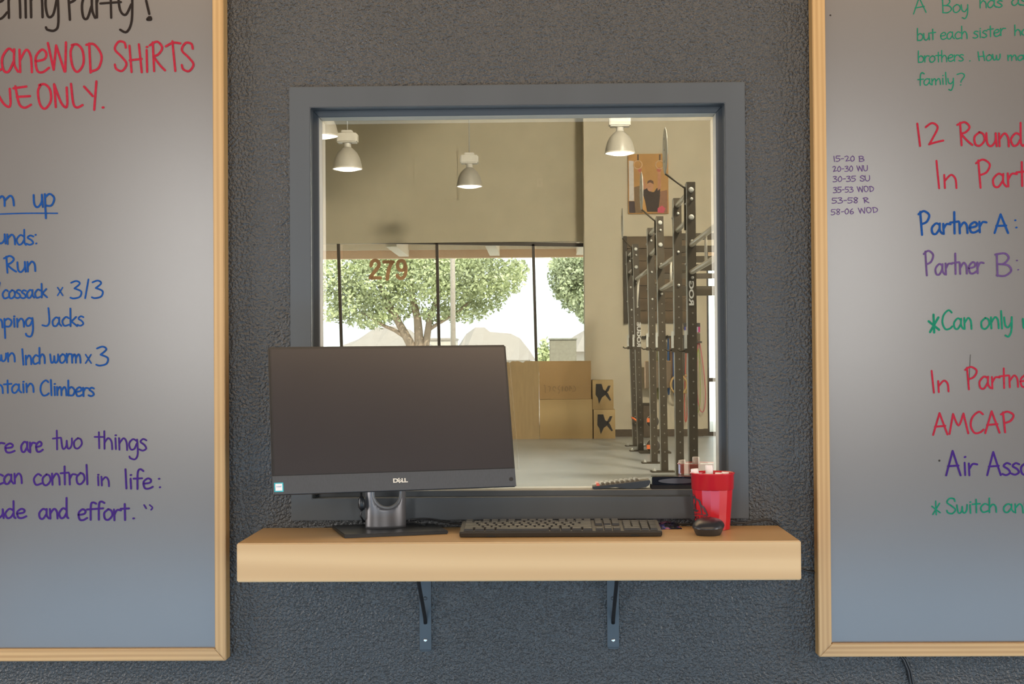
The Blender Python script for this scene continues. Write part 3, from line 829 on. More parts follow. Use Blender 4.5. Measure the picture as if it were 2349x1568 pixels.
pol([(1508, 478), (1518, 472), (1526, 478), (1522, 489), (1508, 488)], 'pink_shape', (0.60, 0.08, 0.12), 3)
for rx_ in (1463, 1513):
    mb = MB(); cc_ = P(rx_, 378, GY2 - 0.04) - PO; k = 22.0 / F_PX
    pts = [cc_ + Vector((cos(a), 0, sin(a))) * 9.5 * k for a in [2 * pi * i / 24 for i in range(25)]]
    mb.tube(pts, 1.6 * k, 6, cap=False); mb.build('printed_ring', mat('print_ring', (0.66, 0.42, 0.22), 0.6), po)
    pol([(rx_ - 1.6, 355), (rx_ + 1.6, 355), (rx_ + 1.6, 369), (rx_ - 1.6, 369)], 'strap', (0.08, 0.05, 0.03), 3)

# brown slatted board behind the rig
pa, pb = P(1431, 742, GY2), P(1572, 541, GY2)
M_BRWN = wood('brown_stained_board', (0.095, 0.060, 0.026), (0.15, 0.098, 0.045), 'x', 3, 0.6, 3, 3)
sb = thing('slatted_wall_board', 'dark brown horizontal plank board mounted behind the rig', 'board', ((pa.x + pb.x) / 2, GY2, pa.z))
hw, hh = (pb.x - pa.x) / 2, pb.z - pa.z
n = 7
for i in range(n):
    bx('plank', (-hw + 0.06, -0.04 - 0.006 * (i % 2), hh * i / n + 0.004), (hw, 0, hh * (i + 1) / n - 0.004), M_BRWN, sb, bevel=0.003)
bx('end_post', (-hw, -0.07, -0.0), (-hw + 0.055, 0, hh), M_RIG, sb)

# band rail and bands
M_RAIL = mat('dark_steel_rail', (0.06, 0.05, 0.035), 0.5)
zr = P(1520, 773, GY2).z
x0, x1 = P(1472, 773, GY2).x, P(1568, 773, GY2).x
ra = thing('band_rail', 'dark steel rail with pegs holding hanging bands behind the rig', 'rail', ((x0 + x1) / 2, GY2, zr))
bx('rail', (x0 - (x0 + x1) / 2, -0.05, -0.02), (x1 - (x0 + x1) / 2, 0, 0.02), M_RAIL, ra)
for i in range(6):
    xx = (x0 - x1) / 2 + (x1 - x0) * (i + 0.5) / 6
    MB().tube([(xx, -0.05, 0), (xx, -0.17 if i < 5 else -0.38, 0.0), (xx, -0.2 if i < 5 else -0.42, 0.02)], 0.012, 8).build('peg', M_RAIL, ra)


def band(label, px0, py0, px1, py1, wpx, col, y, loopw=3):
    """A closed elastic loop hanging from (px0, py0) down to py1."""
    k = (y + 3.26) / F_PX; t_ = P(px0, py0, y); bt = P(px1, py1, y); wv = loopw * k
    pts = []
    for i in range(25):
        a = 2 * pi * i / 24; u = (1 - cos(a)) / 2
        wdt = wv * sin(a) * (0.35 + 0.65 * u)
        pts.append(Vector((t_.x + (bt.x - t_.x) * u + wdt, y, t_.z + (bt.z - t_.z) * u)))
    c = Vector((t_.x, y, t_.z))
    mb = MB().tube([p - c for p in pts], wpx * k / 2, 6, cap=False)
    o = mb.build('resistance_band', mat('band_' + label.split()[0], col, 0.6), None, loc=c)
    return tag(o, label, 'exercise band', 'elastic bands hanging on the far wall')


yb = GY2 - 0.14
band('blue elastic band hanging left of the wooden rings', 1533, 776, 1534, 905, 3.2, (0.08, 0.16, 0.34), yb, 2)
band('darker blue elastic band just left of the wooden rings', 1545, 775, 1548, 908, 4, (0.06, 0.12, 0.28), yb - 0.03, 3)
band('brown elastic band between the two blue bands', 1539, 775, 1540, 868, 4.5, (0.22, 0.13, 0.07), yb - 0.05, 1.5)
band('olive elastic band hanging between middle rig posts', 1509, 776, 1510, 915, 3.5, (0.20, 0.19, 0.07), yb, 2)
band('red elastic band beside the rightmost rig post', 1576, 780, 1573, 968, 2.6, (0.60, 0.14, 0.10), yb, 5)
band('pink elastic loop right of the rightmost rig post', 1603, 781, 1611, 945, 2.6, (0.62, 0.20, 0.20), yb, 13)
band('lime elastic loop inside the pink loop', 1602, 800, 1600, 947, 1.8, (0.35, 0.45, 0.10), yb - 0.02, 8)
for (px, c1, c2) in ((1575, (0.10, 0.10, 0.40), (0.60, 0.33, 0.08)), (1603, (0.5, 0.5, 0.6), (0.60, 0.05, 0.22))):
    o_ = P(px, 752, yb)
    hk = thing('band_hook', 'small wall hook with ' + ('blue and orange' if px < 1590 else 'pink') + ' straps beside rig', 'hook', (o_.x, GY2, o_.z))
    k = 22.1 / F_PX
    MB().box((-5 * k, -0.03, -2 * k), (5 * k, 0, 12 * k)).build('plate', M_RAIL, hk)
    MB().box((-4 * k, -0.06, -9 * k), (0, -0.03, 3 * k)).build('strap', mat('strap_a%d' % px, c1, 0.6), hk)
    MB().box((0, -0.062, -9 * k), (4 * k, -0.03, 3 * k)).build('strap', mat('strap_b%d' % px, c2, 0.6), hk)
    MB().box((-2 * k, -0.08, -38 * k), (4 * k, -0.03, -12 * k)).build('grip', mat('grip_%d' % px, (0.16, 0.13, 0.08), 0.6), hk)
    MB().box((-6 * k, -0.19, -34 * k), (6 * k, 0.0, -30 * k)).build('peg', M_RAIL, hk)


def ringthing(px, py, y, rpx, label):
    k = (y + 3.26) / F_PX; o_ = P(px, py, y)
    t = thing('gymnastic_ring', label, 'gym ring', tuple(o_))
    pts = [Vector((cos(a) * rpx * k, 0, sin(a) * rpx * k * 1.12)) for a in [2 * pi * i / 32 for i in range(33)]]
    MB().tube(pts, 2.4 * k, 10, cap=False).build('hoop', mat('pale_ring_wood', (0.56, 0.37, 0.15), 0.5, var=0.1), t)
    MB().box((-0.012, -0.02, rpx * k * 1.05), (0.012, -0.015, zr - o_.z + 0.01)).build('strap', M_RAIL, t)
    return t


ringthing(1557, 882, GY2 - 0.38, 18.5, 'wooden gymnastic ring, left one of the pair hanging behind rig')
ringthing(1569, 880, GY2 - 0.30, 18, 'wooden gymnastic ring, right one mostly hidden by the rightmost rig post')

# plywood wall tool board, mat, plates
pa, pb = P(1476, 889, GY2), P(1535, 827, GY2)
tb = thing('peg_board', 'brown square board with black peg holes hung low behind middle rig posts', 'board', ((pa.x + pb.x) / 2, GY2 - 0.3, pa.z))
hw, hh = (pb.x - pa.x) / 2, pb.z - pa.z
bx('panel', (-hw, 0, 0), (hw, 0.09, hh), mat('brown_box_board', (0.215, 0.155, 0.095), 0.6, var=0.08), tb, bevel=0.006)
bx('pale_edge', (-hw - 0.006, -0.012, 0), (-hw + 0.012, 0.0, hh), mat('edge_pale', (0.52, 0.38, 0.26), 0.6), tb)
bx('pale_edge', (-hw, -0.012, hh - 0.012), (hw, 0.0, hh), mat('edge_amber', (0.45, 0.29, 0.14), 0.6), tb)
for (px, py) in ((1495, 842), (1519, 842), (1495, 862), (1519, 862), (1495, 873), (1519, 873)):
    q = P(px, py, GY2 - 0.3) - Vector(tb.location)
    MB().lathe([(0.014, 0.001), (0.014, 0.02), (0.01, 0.03)], (q.x, 0, q.z), 10, M=Matrix.Rotation(pi / 2, 3, 'X')).build('peg', M_STAMP, tb)
ym = GY2 - 0.35
mt = thing('storage_crate', 'upright dark brown crate on the floor behind the rig', 'crate', (P(1485, 960, ym).x, ym, 0))
q = P(1485, 929, ym)
bx('body', (-0.06, 0, 0.002), (0.065, 0.25, q.z), mat('dark_brown_crate', (0.11, 0.08, 0.05), 0.7), mt, bevel=0.006)
bx('lid', (-0.068, -0.01, q.z), (0.072, 0.26, q.z + 0.03), M_RIG, mt, bevel=0.004)
M_PLATE = mat('black_rubber_plate', (0.07, 0.055, 0.04), 0.6)
M_ORNG = mat('orange_marking', (0.75, 0.17, 0.04), 0.6)
Mxx = Matrix.Rotation(pi / 2, 3, 'X')
yk = 14.7
yps = [(1498, 1022, 15.5, 'large round weight plate with orange mark, low on its storage post', True), (1497, 966, 14, 'smaller round weight plate with orange mark, upper one on storage post', True)]
tree_ = thing('plate_storage_post', 'slim steel storage post with two weight pegs behind rig', 'storage post', (P(1502, 1000, yk + 0.15).x, yk + 0.15, 0))
MB().box((-0.02, 0, 0), (0.02, 0.04, P(1500, 905, yk).z)).build('post', M_RIG, tree_)
MB().box((-0.2, -0.15, 0), (0.2, 0.2, 0.02)).build('base', M_RIG, tree_)
for px, py, r, lab, _ in yps:
    k = (yk + 3.26) / F_PX; o_ = P(px, py, yk)
    q = P(px, py, yk + 0.1) - Vector(tree_.location)
    MB().tube([(q.x, -0.2, q.z), (0, 0.01, q.z)], 0.018, 8).build('peg', M_METAL, tree_)
    t = thing('weight_plate', lab, 'weight plate', tuple(o_), group='weight plates on the storage post')
    MB().lathe([(0.02, -0.03), (r * k * 0.35, -0.03), (r * k * 0.4, -0.02), (r * k * 0.85, -0.02), (r * k * 0.9, -0.03), (r * k, -0.024), (r * k, 0.024), (0.02, 0.024)], n=36, M=Mxx).build('disc', M_PLATE, t)
    MB().lathe([(r * k * 1.0, -0.026), (r * k * 1.03, -0.02), (r * k * 1.03, 0.02), (r * k * 1.0, 0.026)], n=36, M=Mxx, caps=(False, False)).build('rim', M_BAR, t)
    MB().box((-r * k * 0.95, -0.0, -0.03), (-r * k * 0.05, 0.004, 0.025)).build('orange_mark', M_ORNG, t, loc=(0, -0.034, -0.01 if py > 1000 else 0.02))
q = P(1456, 961, RY['A'] - 0.1)
cl = thing('collar_clip', 'orange collar clip hanging on the farthest rig post', 'clip', tuple(q))
MB().tube([(-0.035, -0.03, 0.02), (0, -0.035, 0), (0.035, -0.03, -0.03)], 0.013, 8).build('body', M_ORNG, cl)
MB().tube([(-0.035, -0.03, 0.02), (-0.045, 0.02, 0.03)], 0.008, 6).build('lever', M_ORNG, cl)

# ---------------------------------------------------------------- near side: shelf on brackets
SZ = 0.8125; SX_0, SX_1 = -0.6608, 0.5562; SB = 0.7285
shelf = thing('wall_shelf', 'thick pale maple shelf under the window on two dark brackets', 'shelf', (0, 0, SB))
bx('slab', (SX_0, -0.280, 0), (SX_1, -0.0005, SZ - SB), M_SHELF, shelf, bevel=0.0022)
for px, pyb in ((976, 1493), (1406, 1487)):
    xx = P(px, 1400, 0).x; zb = P(px, pyb, 0).z - SB
    br = MB().box((xx - 0.0142, -0.005, zb + 0.004), (xx + 0.0142, 0, -0.001)).box((xx - 0.0142, -0.215, -0.0055), (xx + 0.0142, 0, -0.0005))
    br.prism([(-0.0142, 0.004), (-0.010, 0.0), (0.010, 0.0), (0.0142, 0.004)], -0.005, 0, lambda u, v, d: Vector((xx + u, d, zb + v)))
    bo = br.build('bracket', M_BRK, shelf, bevel=0.0006, seg=1)
    zs = P(px, 1428, 0).z - SB
    MB().tube([(xx, -0.004, zs), (xx, -0.010, zs + 0.012), (xx, -0.185, -0.012), (xx, -0.198, -0.006)], 0.0045, 10).build('brace', M_BLACKP, bo)
    for dy_, mm in ((1467, M_METAL), (1371, M_BRK)):
        zc = P(px, dy_, 0).z - SB
        sc = MB().lathe([(0.0046, 0), (0.0042, 0.0018), (0.002, 0.0026)], (xx, -0.005, zc), 14, M=Mxx)
        sc.box((xx - 0.003, -0.0085, zc - 0.0004), (xx + 0.003, -0.0074, zc + 0.0004))
        sc.build('screw', mm, bo)

# ---------------------------------------------------------------- monitor
mon = thing('monitor', 'black all-in-one desktop screen, dark and turned slightly, left on the shelf', 'monitor', (-0.33, -0.12, SZ))
RZ, RX, RYY = 0.2675, -0.2603, -0.0053
Rm = (Matrix.Rotation(RZ, 3, 'Z') @ Matrix.Rotation(RX, 3, 'X') @ Matrix.Rotation(RYY, 3, 'Y'))
Mm = Matrix.Translation(Vector((-0.3288, -0.1926, 1.0799)) - Vector(mon.location)) @ Rm.to_4x4()
W2, H2 = 0.2705, 0.1652


def mpart(mb, name, m, parent=mon, bevel=0, seg=2):
    mb.v = [tuple(Mm @ Vector(v)) for v in mb.v]
    return mb.build(name, m, parent, bevel=bevel, seg=seg)


M_SCREEN = mat('dark_screen_glass', (0.034, 0.030, 0.031), 0.22, var=0.06, scale=3, spec=0.6)
M_CHIN = mat('speaker_cloth_charcoal', (0.042, 0.046, 0.052), 0.55, var=0.10, scale=500, stretch=(1, 1, 0.02))
mpart(MB().box((-W2, 0.0, -H2), (W2, 0.010, H2)), 'bezel', M_BLACKP, bevel=0.003)
mpart(MB().box((-W2 + 0.012, 0.010, -H2 + 0.010), (W2 - 0.012, 0.045, H2 - 0.010)), 'back_shell', M_DKP, bevel=0.010)
chin = 0.0425
mpart(MB().box((-W2 + 0.0055, -0.0012, -H2 + chin), (W2 - 0.0055, 0.0006, H2 - 0.0062)), 'screen', M_SCREEN)
ch = mpart(MB().box((-W2 + 0.001, -0.0022, -H2 + 0.0005), (W2 - 0.001, 0.0008, -H2 + chin - 0.0015)), 'chin', M_CHIN, bevel=0.0006, seg=1)
M_SILV = mat('silver_badge', (0.62, 0.58, 0.50), 0.4, var=0.03)
lx = 0.0095
zl = -H2 + 0.0215
for i, c in enumerate('DELL'):
    me = text_mesh(c, 0.0125, 0.0005); me.materials.append(M_SILV)
    rt = radians(38) if c == 'E' else 0
    cxl = (-0.0125, -0.0040, 0.0042, 0.0105)[i] + lx
    for v in me.vertices:
        x, z = v.co.x * 1.25, v.co.y
        x, z = x * cos(rt) - z * sin(rt), x * sin(rt) + z * cos(rt)
        v.co = Mm @ Vector((cxl + x, -0.0029, zl + z))
    o = link('badge_letter', me, ch)
st = mpart(MB().box((-W2 + 0.004, -0.0028, -H2 + 0.006), (-W2 + 0.0235, -0.0021, -H2 + 0.026)), 'sticker', mat('cyan_sticker', (0.02, 0.36, 0.42), 0.4, var=0.3, scale=60), ch)
st['label'] = 'small square blue sticker with pale centre'
mpart(MB().box((-W2 + 0.0065, -0.0033, -H2 + 0.0085), (-W2 + 0.021, -0.0027, -H2 + 0.0235)), 'sticker_centre', M_WHITE, ch)
me = text_mesh('intel', 0.0062, 0); me.materials.append(mat('blue_print', (0.12, 0.25, 0.42), 0.5))
for v in me.vertices: v.co = Mm @ Vector((-W2 + 0.0138 + v.co.x, -0.0036, -H2 + 0.0175 + v.co.y))
link('sticker_word', me, ch)
mpart(MB().box((W2 - 0.0122, -0.0028, -H2 + 0.014), (W2 - 0.0110, -0.0020, -H2 + 0.019)), 'power_light', M_WHITE, ch)
mpart(MB().lathe([(0.0045, 0.0), (0.0045, 0.0008)], (W2 - 0.0116, -0.0022, -H2 + 0.0165), 20, M=Mxx), 'power_button', M_BLACKP, ch)
# stand: base plate and curved neck with round cable hole
ang = 0.298
bc = Vector((-0.4375, -0.2052)); du = Vector((cos(ang), sin(ang))); dv = Vector((-sin(ang), cos(ang)))
wd, dp = 0.236, 0.185
rect = [bc, bc + du * wd, bc + du * wd + dv * dp, bc + dv * dp]
ml = Vector(mon.location)
MB().prism([(p.x - ml.x, p.y - ml.y) for p in rect], 0.0003, 0.0085, lambda u, v, d: Vector((u, v, d))).build('stand_base', M_BLACKP, mon, bevel=0.0018)
nc = bc + du * 0.112 + dv * 0.102      # neck centre on the base
nm = MB(); R1 = 0.0475; nu, nv = 40, 34
z0_, z1_ = 0.0085, 0.20
a0, a1 = radians(182), radians(358)
hole_u, hole_z, hr = 0.0, 0.088, 0.033
grid = {}
for i in range(nu + 1):
    for j in range(nv + 1):
        th = a0 + (a1 - a0) * i / nu; z = z0_ + (z1_ - z0_) * j / nv
        grid[i, j] = (th, z)
vs_, idx = [], {}
def neckp(th, z, r=R1):
    x_, y_ = r * cos(th), r * 0.55 * sin(th)
    return Vector((nc.x - ml.x + du.x * x_ + dv.x * y_, nc.y - ml.y + du.y * x_ + dv.y * y_, z))
fs = []
ins = set()
for k_, (th, z) in grid.items():
    xx_ = R1 * cos(th); d = math.hypot(xx_, z - hole_z)
    if d < hr: ins.add(k_)
# snap cells near the rim onto the circle for a clean edge
for k_ in list(grid):
    th, z = grid[k_]; xx_ = R1 * cos(th); d = math.hypot(xx_, z - hole_z)
    if k_ in ins: continue
    if any((k_[0] + a, k_[1] + b_) in ins for a in (-1, 0, 1) for b_ in (-1, 0, 1)):
        nx, nz = xx_ / d * hr, hole_z + (z - hole_z) / d * hr
        grid[k_] = (-math.acos(max(-1, min(1, nx / R1))) + 2 * pi, nz)
for k_, (th, z) in grid.items():
    idx[k_] = len(vs_); vs_.append(neckp(th, z))
for i in range(nu):
    for j in range(nv):
        q4 = [(i, j), (i + 1, j), (i + 1, j + 1), (i, j + 1)]
        if not any(q in ins for q in q4): fs.append(tuple(idx[q] for q in q4))
nm.add(vs_, fs, True)
neck = nm.build('stand_neck', mat('neck_satin_grey', (0.17, 0.165, 0.17), 0.36, metal=0.55, var=0.03), mon)
sd_ = neck.modifiers.new('solid', 'SOLIDIFY'); sd_.thickness = 0.004; sd_.offset = -1
# ring lining the cable hole
rp = []
for i in range(33):
    a = 2 * pi * i / 32; xx_ = cos(a) * (hr - 0.001); z = hole_z + sin(a) * (hr - 0.001)
    rp.append(neckp(2 * pi - math.acos(xx_ / R1), z))
MB().tube(rp, 0.0036, 8, cap=False).build('cable_hole_ring', mat('hole_ring_grey', (0.16, 0.155, 0.15), 0.3), mon)
# rear joint to screen
MB().box((nc.x - ml.x - 0.03, nc.y - ml.y - 0.02, 0.185), (nc.x - ml.x + 0.03, nc.y - ml.y + 0.03, 0.25)).build('hinge', M_DKP, mon, bevel=0.004)

# power lead of the screen: barrel connector hanging beside the neck
yl = -0.100
lead = thing('power_lead', 'black power lead with barrel plug dropping beside the monitor neck', 'cable', tuple(P(831, 1160, yl)))
lo = Vector(lead.location)
MB().tube([P(829, 1126, yl) - lo, P(829, 1137, yl) - lo, P(829, 1137.2, yl) - lo, P(829, 1143, yl) - lo, P(829.5, 1149, yl) - lo, P(830.5, 1163, yl) - lo, P(831.5, 1169, yl) - lo],
          [0.0028, 0.0030, 0.0045, 0.0062, 0.0084, 0.0084, 0.0045], 14).build('barrel_plug', M_BLACKP, lead)
MB().tube([P(831.5, 1168, yl) - lo, P(828, 1176, yl) - lo, P(827.5, 1183, yl) - lo, P(831, 1189, yl) - lo, Q(835, 1196, SZ + 0.012) - lo, Q(845, 1199, SZ + 0.012) - lo], 0.0021, 8).build('cord', M_BLACKP, lead)

# ---------------------------------------------------------------- keyboard
KX0, KX1, KY = -0.1825, 0.2655, -0.2045
kb = thing('keyboard', 'black full-size computer keyboard in the middle of the shelf', 'keyboard', (KX0, KY, SZ))
kb.rotation_euler = (radians(4.5), 0, 0.0)
KWD, KDP = KX1 - KX0, 0.128
kbm = MB().prism([(0.003, 0.0), (0.0, 0.009), (0.0, 0.0125), (KDP, 0.0125), (KDP, 0.002)], 0, KWD, lambda u, v, d: Vector((d, u - 0.0, v + 0.001)))
kbm.build('case', mat('keyboard_case', (0.030, 0.028, 0.025), 0.4, var=0.1), kb, bevel=0.0016)
for xx_ in (0.06, KWD - 0.07):
    MB().box((xx_, 0.0006, 0.0022), (xx_ + 0.02, 0.0035, 0.0042)).build('front_slot', M_BLACKP, kb)
U = (KWD - 0.016) / 22.5
M_KEY = mat('key_cap', (0.034, 0.034, 0.035), 0.28, var=0.1)
meshes = {}


def key(x, y, w_, d_=1.0):
    kk = (w_, d_)
    if kk not in meshes:
        mb = MB().taper((0.0008, 0.0008, 0), (w_ * U - 0.0008, d_ * 0.0188 - 0.0010, 0.0058), 0.0016)
        mb.v = [(a, b_, c - (0.0006 if c > 0.003 and b_ < d_ * 0.0188 / 2 else 0)) for a, b_, c in mb.v]
        ob = mb.build('key', M_KEY, kb, bevel=0.0005, seg=1); meshes[kk] = ob.data
        ob.location = (0.008 + x * U, 0.0065 + y * 0.0188, 0.0132)
    else:
        o = bpy.data.objects.new('key', meshes[kk]); COL.objects.link(o); o.parent = kb
        o.location = (0.008 + x * U, 0.0065 + y * 0.0188, 0.0132)


for x, w_ in ((0, 1.25), (1.25, 1.25), (2.5, 1.25), (3.75, 6.25), (10, 1.25), (11.25, 1.25), (12.5, 1.25), (13.75, 1.25)): key(x, 0, w_)
key(0, 1, 2.25)
for i in range(10): key(2.25 + i, 1, 1.0)
key(12.25, 1, 2.75)
key(0, 2, 1.75)
for i in range(11): key(1.75 + i, 2, 1.0)
key(12.75, 2, 2.25)
key(0, 3, 1.5)
for i in range(12): key(1.5 + i, 3, 1.0)
key(13.5, 3, 1.5)
for i in range(13): key(i, 4, 1.0)
key(13, 4, 2.0)
key(0, 5.1, 1.0)
for s0 in (2, 6.5, 11):
    for i in range(4): key(s0 + i, 5.1, 1.0)
for i in range(3):
    key(15.25 + i, 0, 1.0); key(15.25 + i, 3, 1.0); key(15.25 + i, 4, 1.0); key(15.25 + i, 5.1, 1.0)
key(16.25, 1, 1.0)
key(18.5, 0, 2.0); key(20.5, 0, 1.0); key(21.5, 0, 1.0, 2.0)
for r_ in (1, 2, 3):
    for i in range(3): key(18.5 + i, r_, 1.0)
key(21.5, 2, 1.0, 2.0)
for i in range(4): key(18.5 + i, 4, 1.0)

# ---------------------------------------------------------------- mouse
mo = thing('mouse', 'black rounded computer mouse in front of the red cup', 'mouse', (0.3735, -0.158, SZ), rz=radians(-14))


def hull(fn, nu=28, nv=14):
    vs_, fs = [], []
    for j in range(nv + 1):
        for i in range(nu):
            vs_.append(fn(2 * pi * i / nu, j / nv))
    for j in range(nv):
        for i in range(nu): fs.append((j * nu + i, j * nu + (i + 1) % nu, (j + 1) * nu + (i + 1) % nu, (j + 1) * nu + i))
    fs.append(tuple(nv * nu + i for i in range(nu)))
    return vs_, fs


def sup(a, p): return math.copysign(abs(cos(a)) ** p, cos(a)), math.copysign(abs(sin(a)) ** p, sin(a))


def mouse_fn(lo_, hi_, grow=1.0):
    def fn(a, t):
        c, s = sup(a, 0.82); ph = t * pi / 2
        rr_ = cos(ph) ** 0.8 if t < 1 else 0.02
        hgt = lo_ + (hi_ - lo_) * sin(ph)
        x, y = c * 0.0345 * grow * rr_, s * 0.055 * grow * rr_
        return Vector((x * (1 - 0.06 * s), y, hgt * (1 - 0.10 * (y / 0.055) ** 2)))
    return fn


v_, f_ = hull(mouse_fn(0.0178, 0.037)); MB().add(v_, f_, True).build('top_shell', mat('mouse_satin', (0.016, 0.018, 0.024), 0.34, var=0.05), mo)
pr = [(0.76, 0.0), (0.80, 0.002), (0.985, 0.0165), (1.0, 0.0185)]
vs_ = []
for g_, z in pr:
    for i in range(36):
        c, s = sup(2 * pi * i / 36, 0.82); vs_.append(Vector((c * 0.0345 * g_ * (1 - 0.06 * s), s * 0.055 * g_, z)))
fs = [(j * 36 + i, j * 36 + (i + 1) % 36, (j + 1) * 36 + (i + 1) % 36, (j + 1) * 36 + i) for j in range(3) for i in range(36)] + [tuple(range(36)), tuple(range(108, 144))]
MB().add(vs_, fs, True).build('side_skirt', mat('mouse_side', (0.034, 0.032, 0.031), 0.5), mo)
MB().lathe([(0.0045, -0.003), (0.0056, -0.001), (0.0056, 0.001), (0.0045, 0.003)], (0, 0.034, 0.0295), 20, M=Matrix.Rotation(pi / 2, 3, 'Y')).build('scroll_wheel', M_BLACKP, mo)

# ---------------------------------------------------------------- red cup with markers
CC = Vector((0.3945, -0.0635, SZ)); CH = 0.1305; RT, RB = 0.0505, 0.0395
cup = thing('plastic_cup', 'red fluted plastic cup holding white-capped markers at right end of shelf', 'cup', tuple(CC))
M_RED = mat('red_plastic', (0.45, 0.013, 0.022), 0.20, var=0.05, scale=8)
NF = 14
body = MB()
prof = [(RB - 0.001, 0.0), (RB, 0.002), (RB + 0.0065 * 0.94, 0.090)]
body.lathe([(RB - 0.004, 0.0), (RB, 0.001), (RB + 0.0072, 0.0925)], n=NF, smooth=False, caps=(True, False))
body.build('fluted_body', M_RED, cup)
rim = MB()
rp = [(RB + 0.0064, 0.0915), (RB + 0.0090, 0.0935), (RT - 0.0012, CH - 0.004), (RT + 0.0008, CH - 0.002), (RT + 0.0006, CH), (RT - 0.0012, CH), (RT - 0.0030, CH - 0.004), (RB + 0.006, 0.094), (RB - 0.003, 0.004)]
rim.lathe(rp, n=56, caps=(False, True))
rim.build('rim_band', M_RED, cup)
# printed emblem wrapped on the cup
def on_cup(px, py, off=0.0006):
    d = ray(px, py); o_ = EYE - CC
    # iterate on cone radius
    z = 0.05; p = None
    for _ in range(8):
        r = (RB + (0.0072) * z / 0.0925) * 0.996 + off
        A = d.x ** 2 + d.y ** 2; B = 2 * (o_.x * d.x + o_.y * d.y); C_ = o_.x ** 2 + o_.y ** 2 - r * r
        disc = max(B * B - 4 * A * C_, 0); t = (-B - math.sqrt(disc)) / (2 * A)
        p = o_ + d * t; z = p.z
    return p


M_PRINT = mat('black_cup_print', (0.03, 0.035, 0.045), 0.5)
em = MB()
for st_, wd_ in (([(1584, 1131), (1589, 1133), (1594, 1137), (1592, 1142), (1586, 1138), (1584, 1131)], 1.2), ([(1587, 1134), (1590, 1143), (1587, 1143)], 1.5),
                ([(1591, 1138), (1597, 1144), (1604, 1148), (1608, 1158), (1614, 1163), (1619, 1172), (1623, 1181)], 3.0), ([(1594, 1142), (1596, 1150), (1593, 1158), (1595, 1166), (1598, 1172)], 2.6),
                ([(1606, 1150), (1607, 1160), (1608, 1168), (1610, 1178)], 2.2), ([(1586, 1143), (1587, 1150), (1585, 1158), (1590, 1163), (1588, 1170)], 1.2), ([(1591, 1168), (1597, 1172), (1601, 1170)], 2.8),
                ([(1598, 1144), (1603, 1150), (1605, 1158)], 1.6), ([(1609, 1160), (1613, 1168), (1617, 1174)], 1.4), ([(1588, 1180), (1600, 1178), (1612, 1180), (1622, 1180)], 1.6)):
    ribbon(em, st_, wd_, on_cup)
em.build('printed_emblem', M_PRINT, cup)
lt = MB()
for st_ in ([(1588, 1183), (1588, 1192), (1591, 1193), (1591, 1183)], [(1598, 1184), (1594, 1184), (1594, 1188), (1598, 1188), (1598, 1193), (1593, 1193)],
            [(1601, 1193), (1601, 1183), (1605, 1190), (1609, 1183), (1609, 1193)], [(1622, 1185), (1619, 1182), (1614, 1183), (1613, 1190), (1616, 1194), (1622, 1192)]):
    ribbon(lt, st_, 1.8, on_cup, smooth=False)
lt.build('lettering', M_PRINT, cup)['label'] = 'black letters USMC'
# markers
M_PINKCAP = mat('magenta_plastic', (0.5, 0.02, 0.28), 0.4)
mk = [((1593, 1081), 0.0088, 0.012, 0.006, 'white marker cap poking up at the left side of the red cup', 0),
      ((1626.5, 1071), 0.0088, 0.020, 0.012, 'tallest white marker cap standing out of the red cup', 1),
      ((1618, 1087), 0.0088, 0.002, -0.024, 'white marker cap just level with the front rim, below the tallest', 0),
      ((1649, 1085), 0.0088, 0.003, 0.000, 'white marker cap barely above the rim, right of the tallest', 0),
      ((1664, 1084), 0.0088, 0.004, 0.012, 'white marker cap at the far right inside the cup', 0)]
for (px, py), r, up_, dy_, lab, pink in mk:
    p = P(px, py, CC.y + dy_)
    top_ = Vector((p.x, CC.y + dy_, 0)); ztop = max(p.z, SZ + CH + up_ - 0.004)
    t = thing('marker_pen', lab, 'marker', (top_.x, top_.y, SZ + 0.006), group='white-capped markers in the red cup')
    hgt = ztop - SZ - 0.006
    kx = (CC.x - top_.x) * 0.35; ky = (CC.y - top_.y) * 0.35
    def lean_(z_, s=1.0): return Vector((kx * (1 - z_ / hgt), ky * (1 - z_ / hgt), z_))
    MB().tube([lean_(0), lean_(hgt - 0.045)], 0.0080, 16).build('barrel', M_PINKCAP if pink else M_WHITE, t)
    MB().tube([lean_(hgt - 0.045), lean_(hgt - 0.002), lean_(hgt - 0.0002), lean_(hgt)], [r, r, r * 0.93, r * 0.86], 24).build('cap', M_WHITE, t)

# ---------------------------------------------------------------- things on the window ledge
ZL = SZ0 + 0.0012
ye0 = 0.0375
a_, c_ = P(1494, 1122, ye0), P(1601, 1095, ye0)
er = thing('board_eraser', 'glossy black whiteboard eraser on the window ledge beside the cup', 'eraser', (a_.x, ye0, ZL))
ln = c_.x - a_.x + 0.02; hz_ = P(1530, 1093, ye0).z - ZL
bx('felt_pad', (0.0, 0.0, 0.0), (ln, 0.042, 0.0095), mat('black_felt', (0.010, 0.010, 0.012), 0.95, bump=0.8, bscale=900, bdist=0.001), er, bevel=0.001)
bx('grip', (0.002, 0.001, 0.0095), (ln - 0.002, 0.041, hz_), mat('glossy_black_grip', (0.010, 0.012, 0.018), 0.10), er, bevel=0.0015)
mb = MB().prism(ell(0.062, 0.0195, 0.045, 0.0062, 30), -0.0004, 0.0012, lambda u, v, d: Vector((u, d, v + 0.0)))
mb.build('side_inset', mat('grip_inset', (0.05, 0.046, 0.055), 0.35), er)

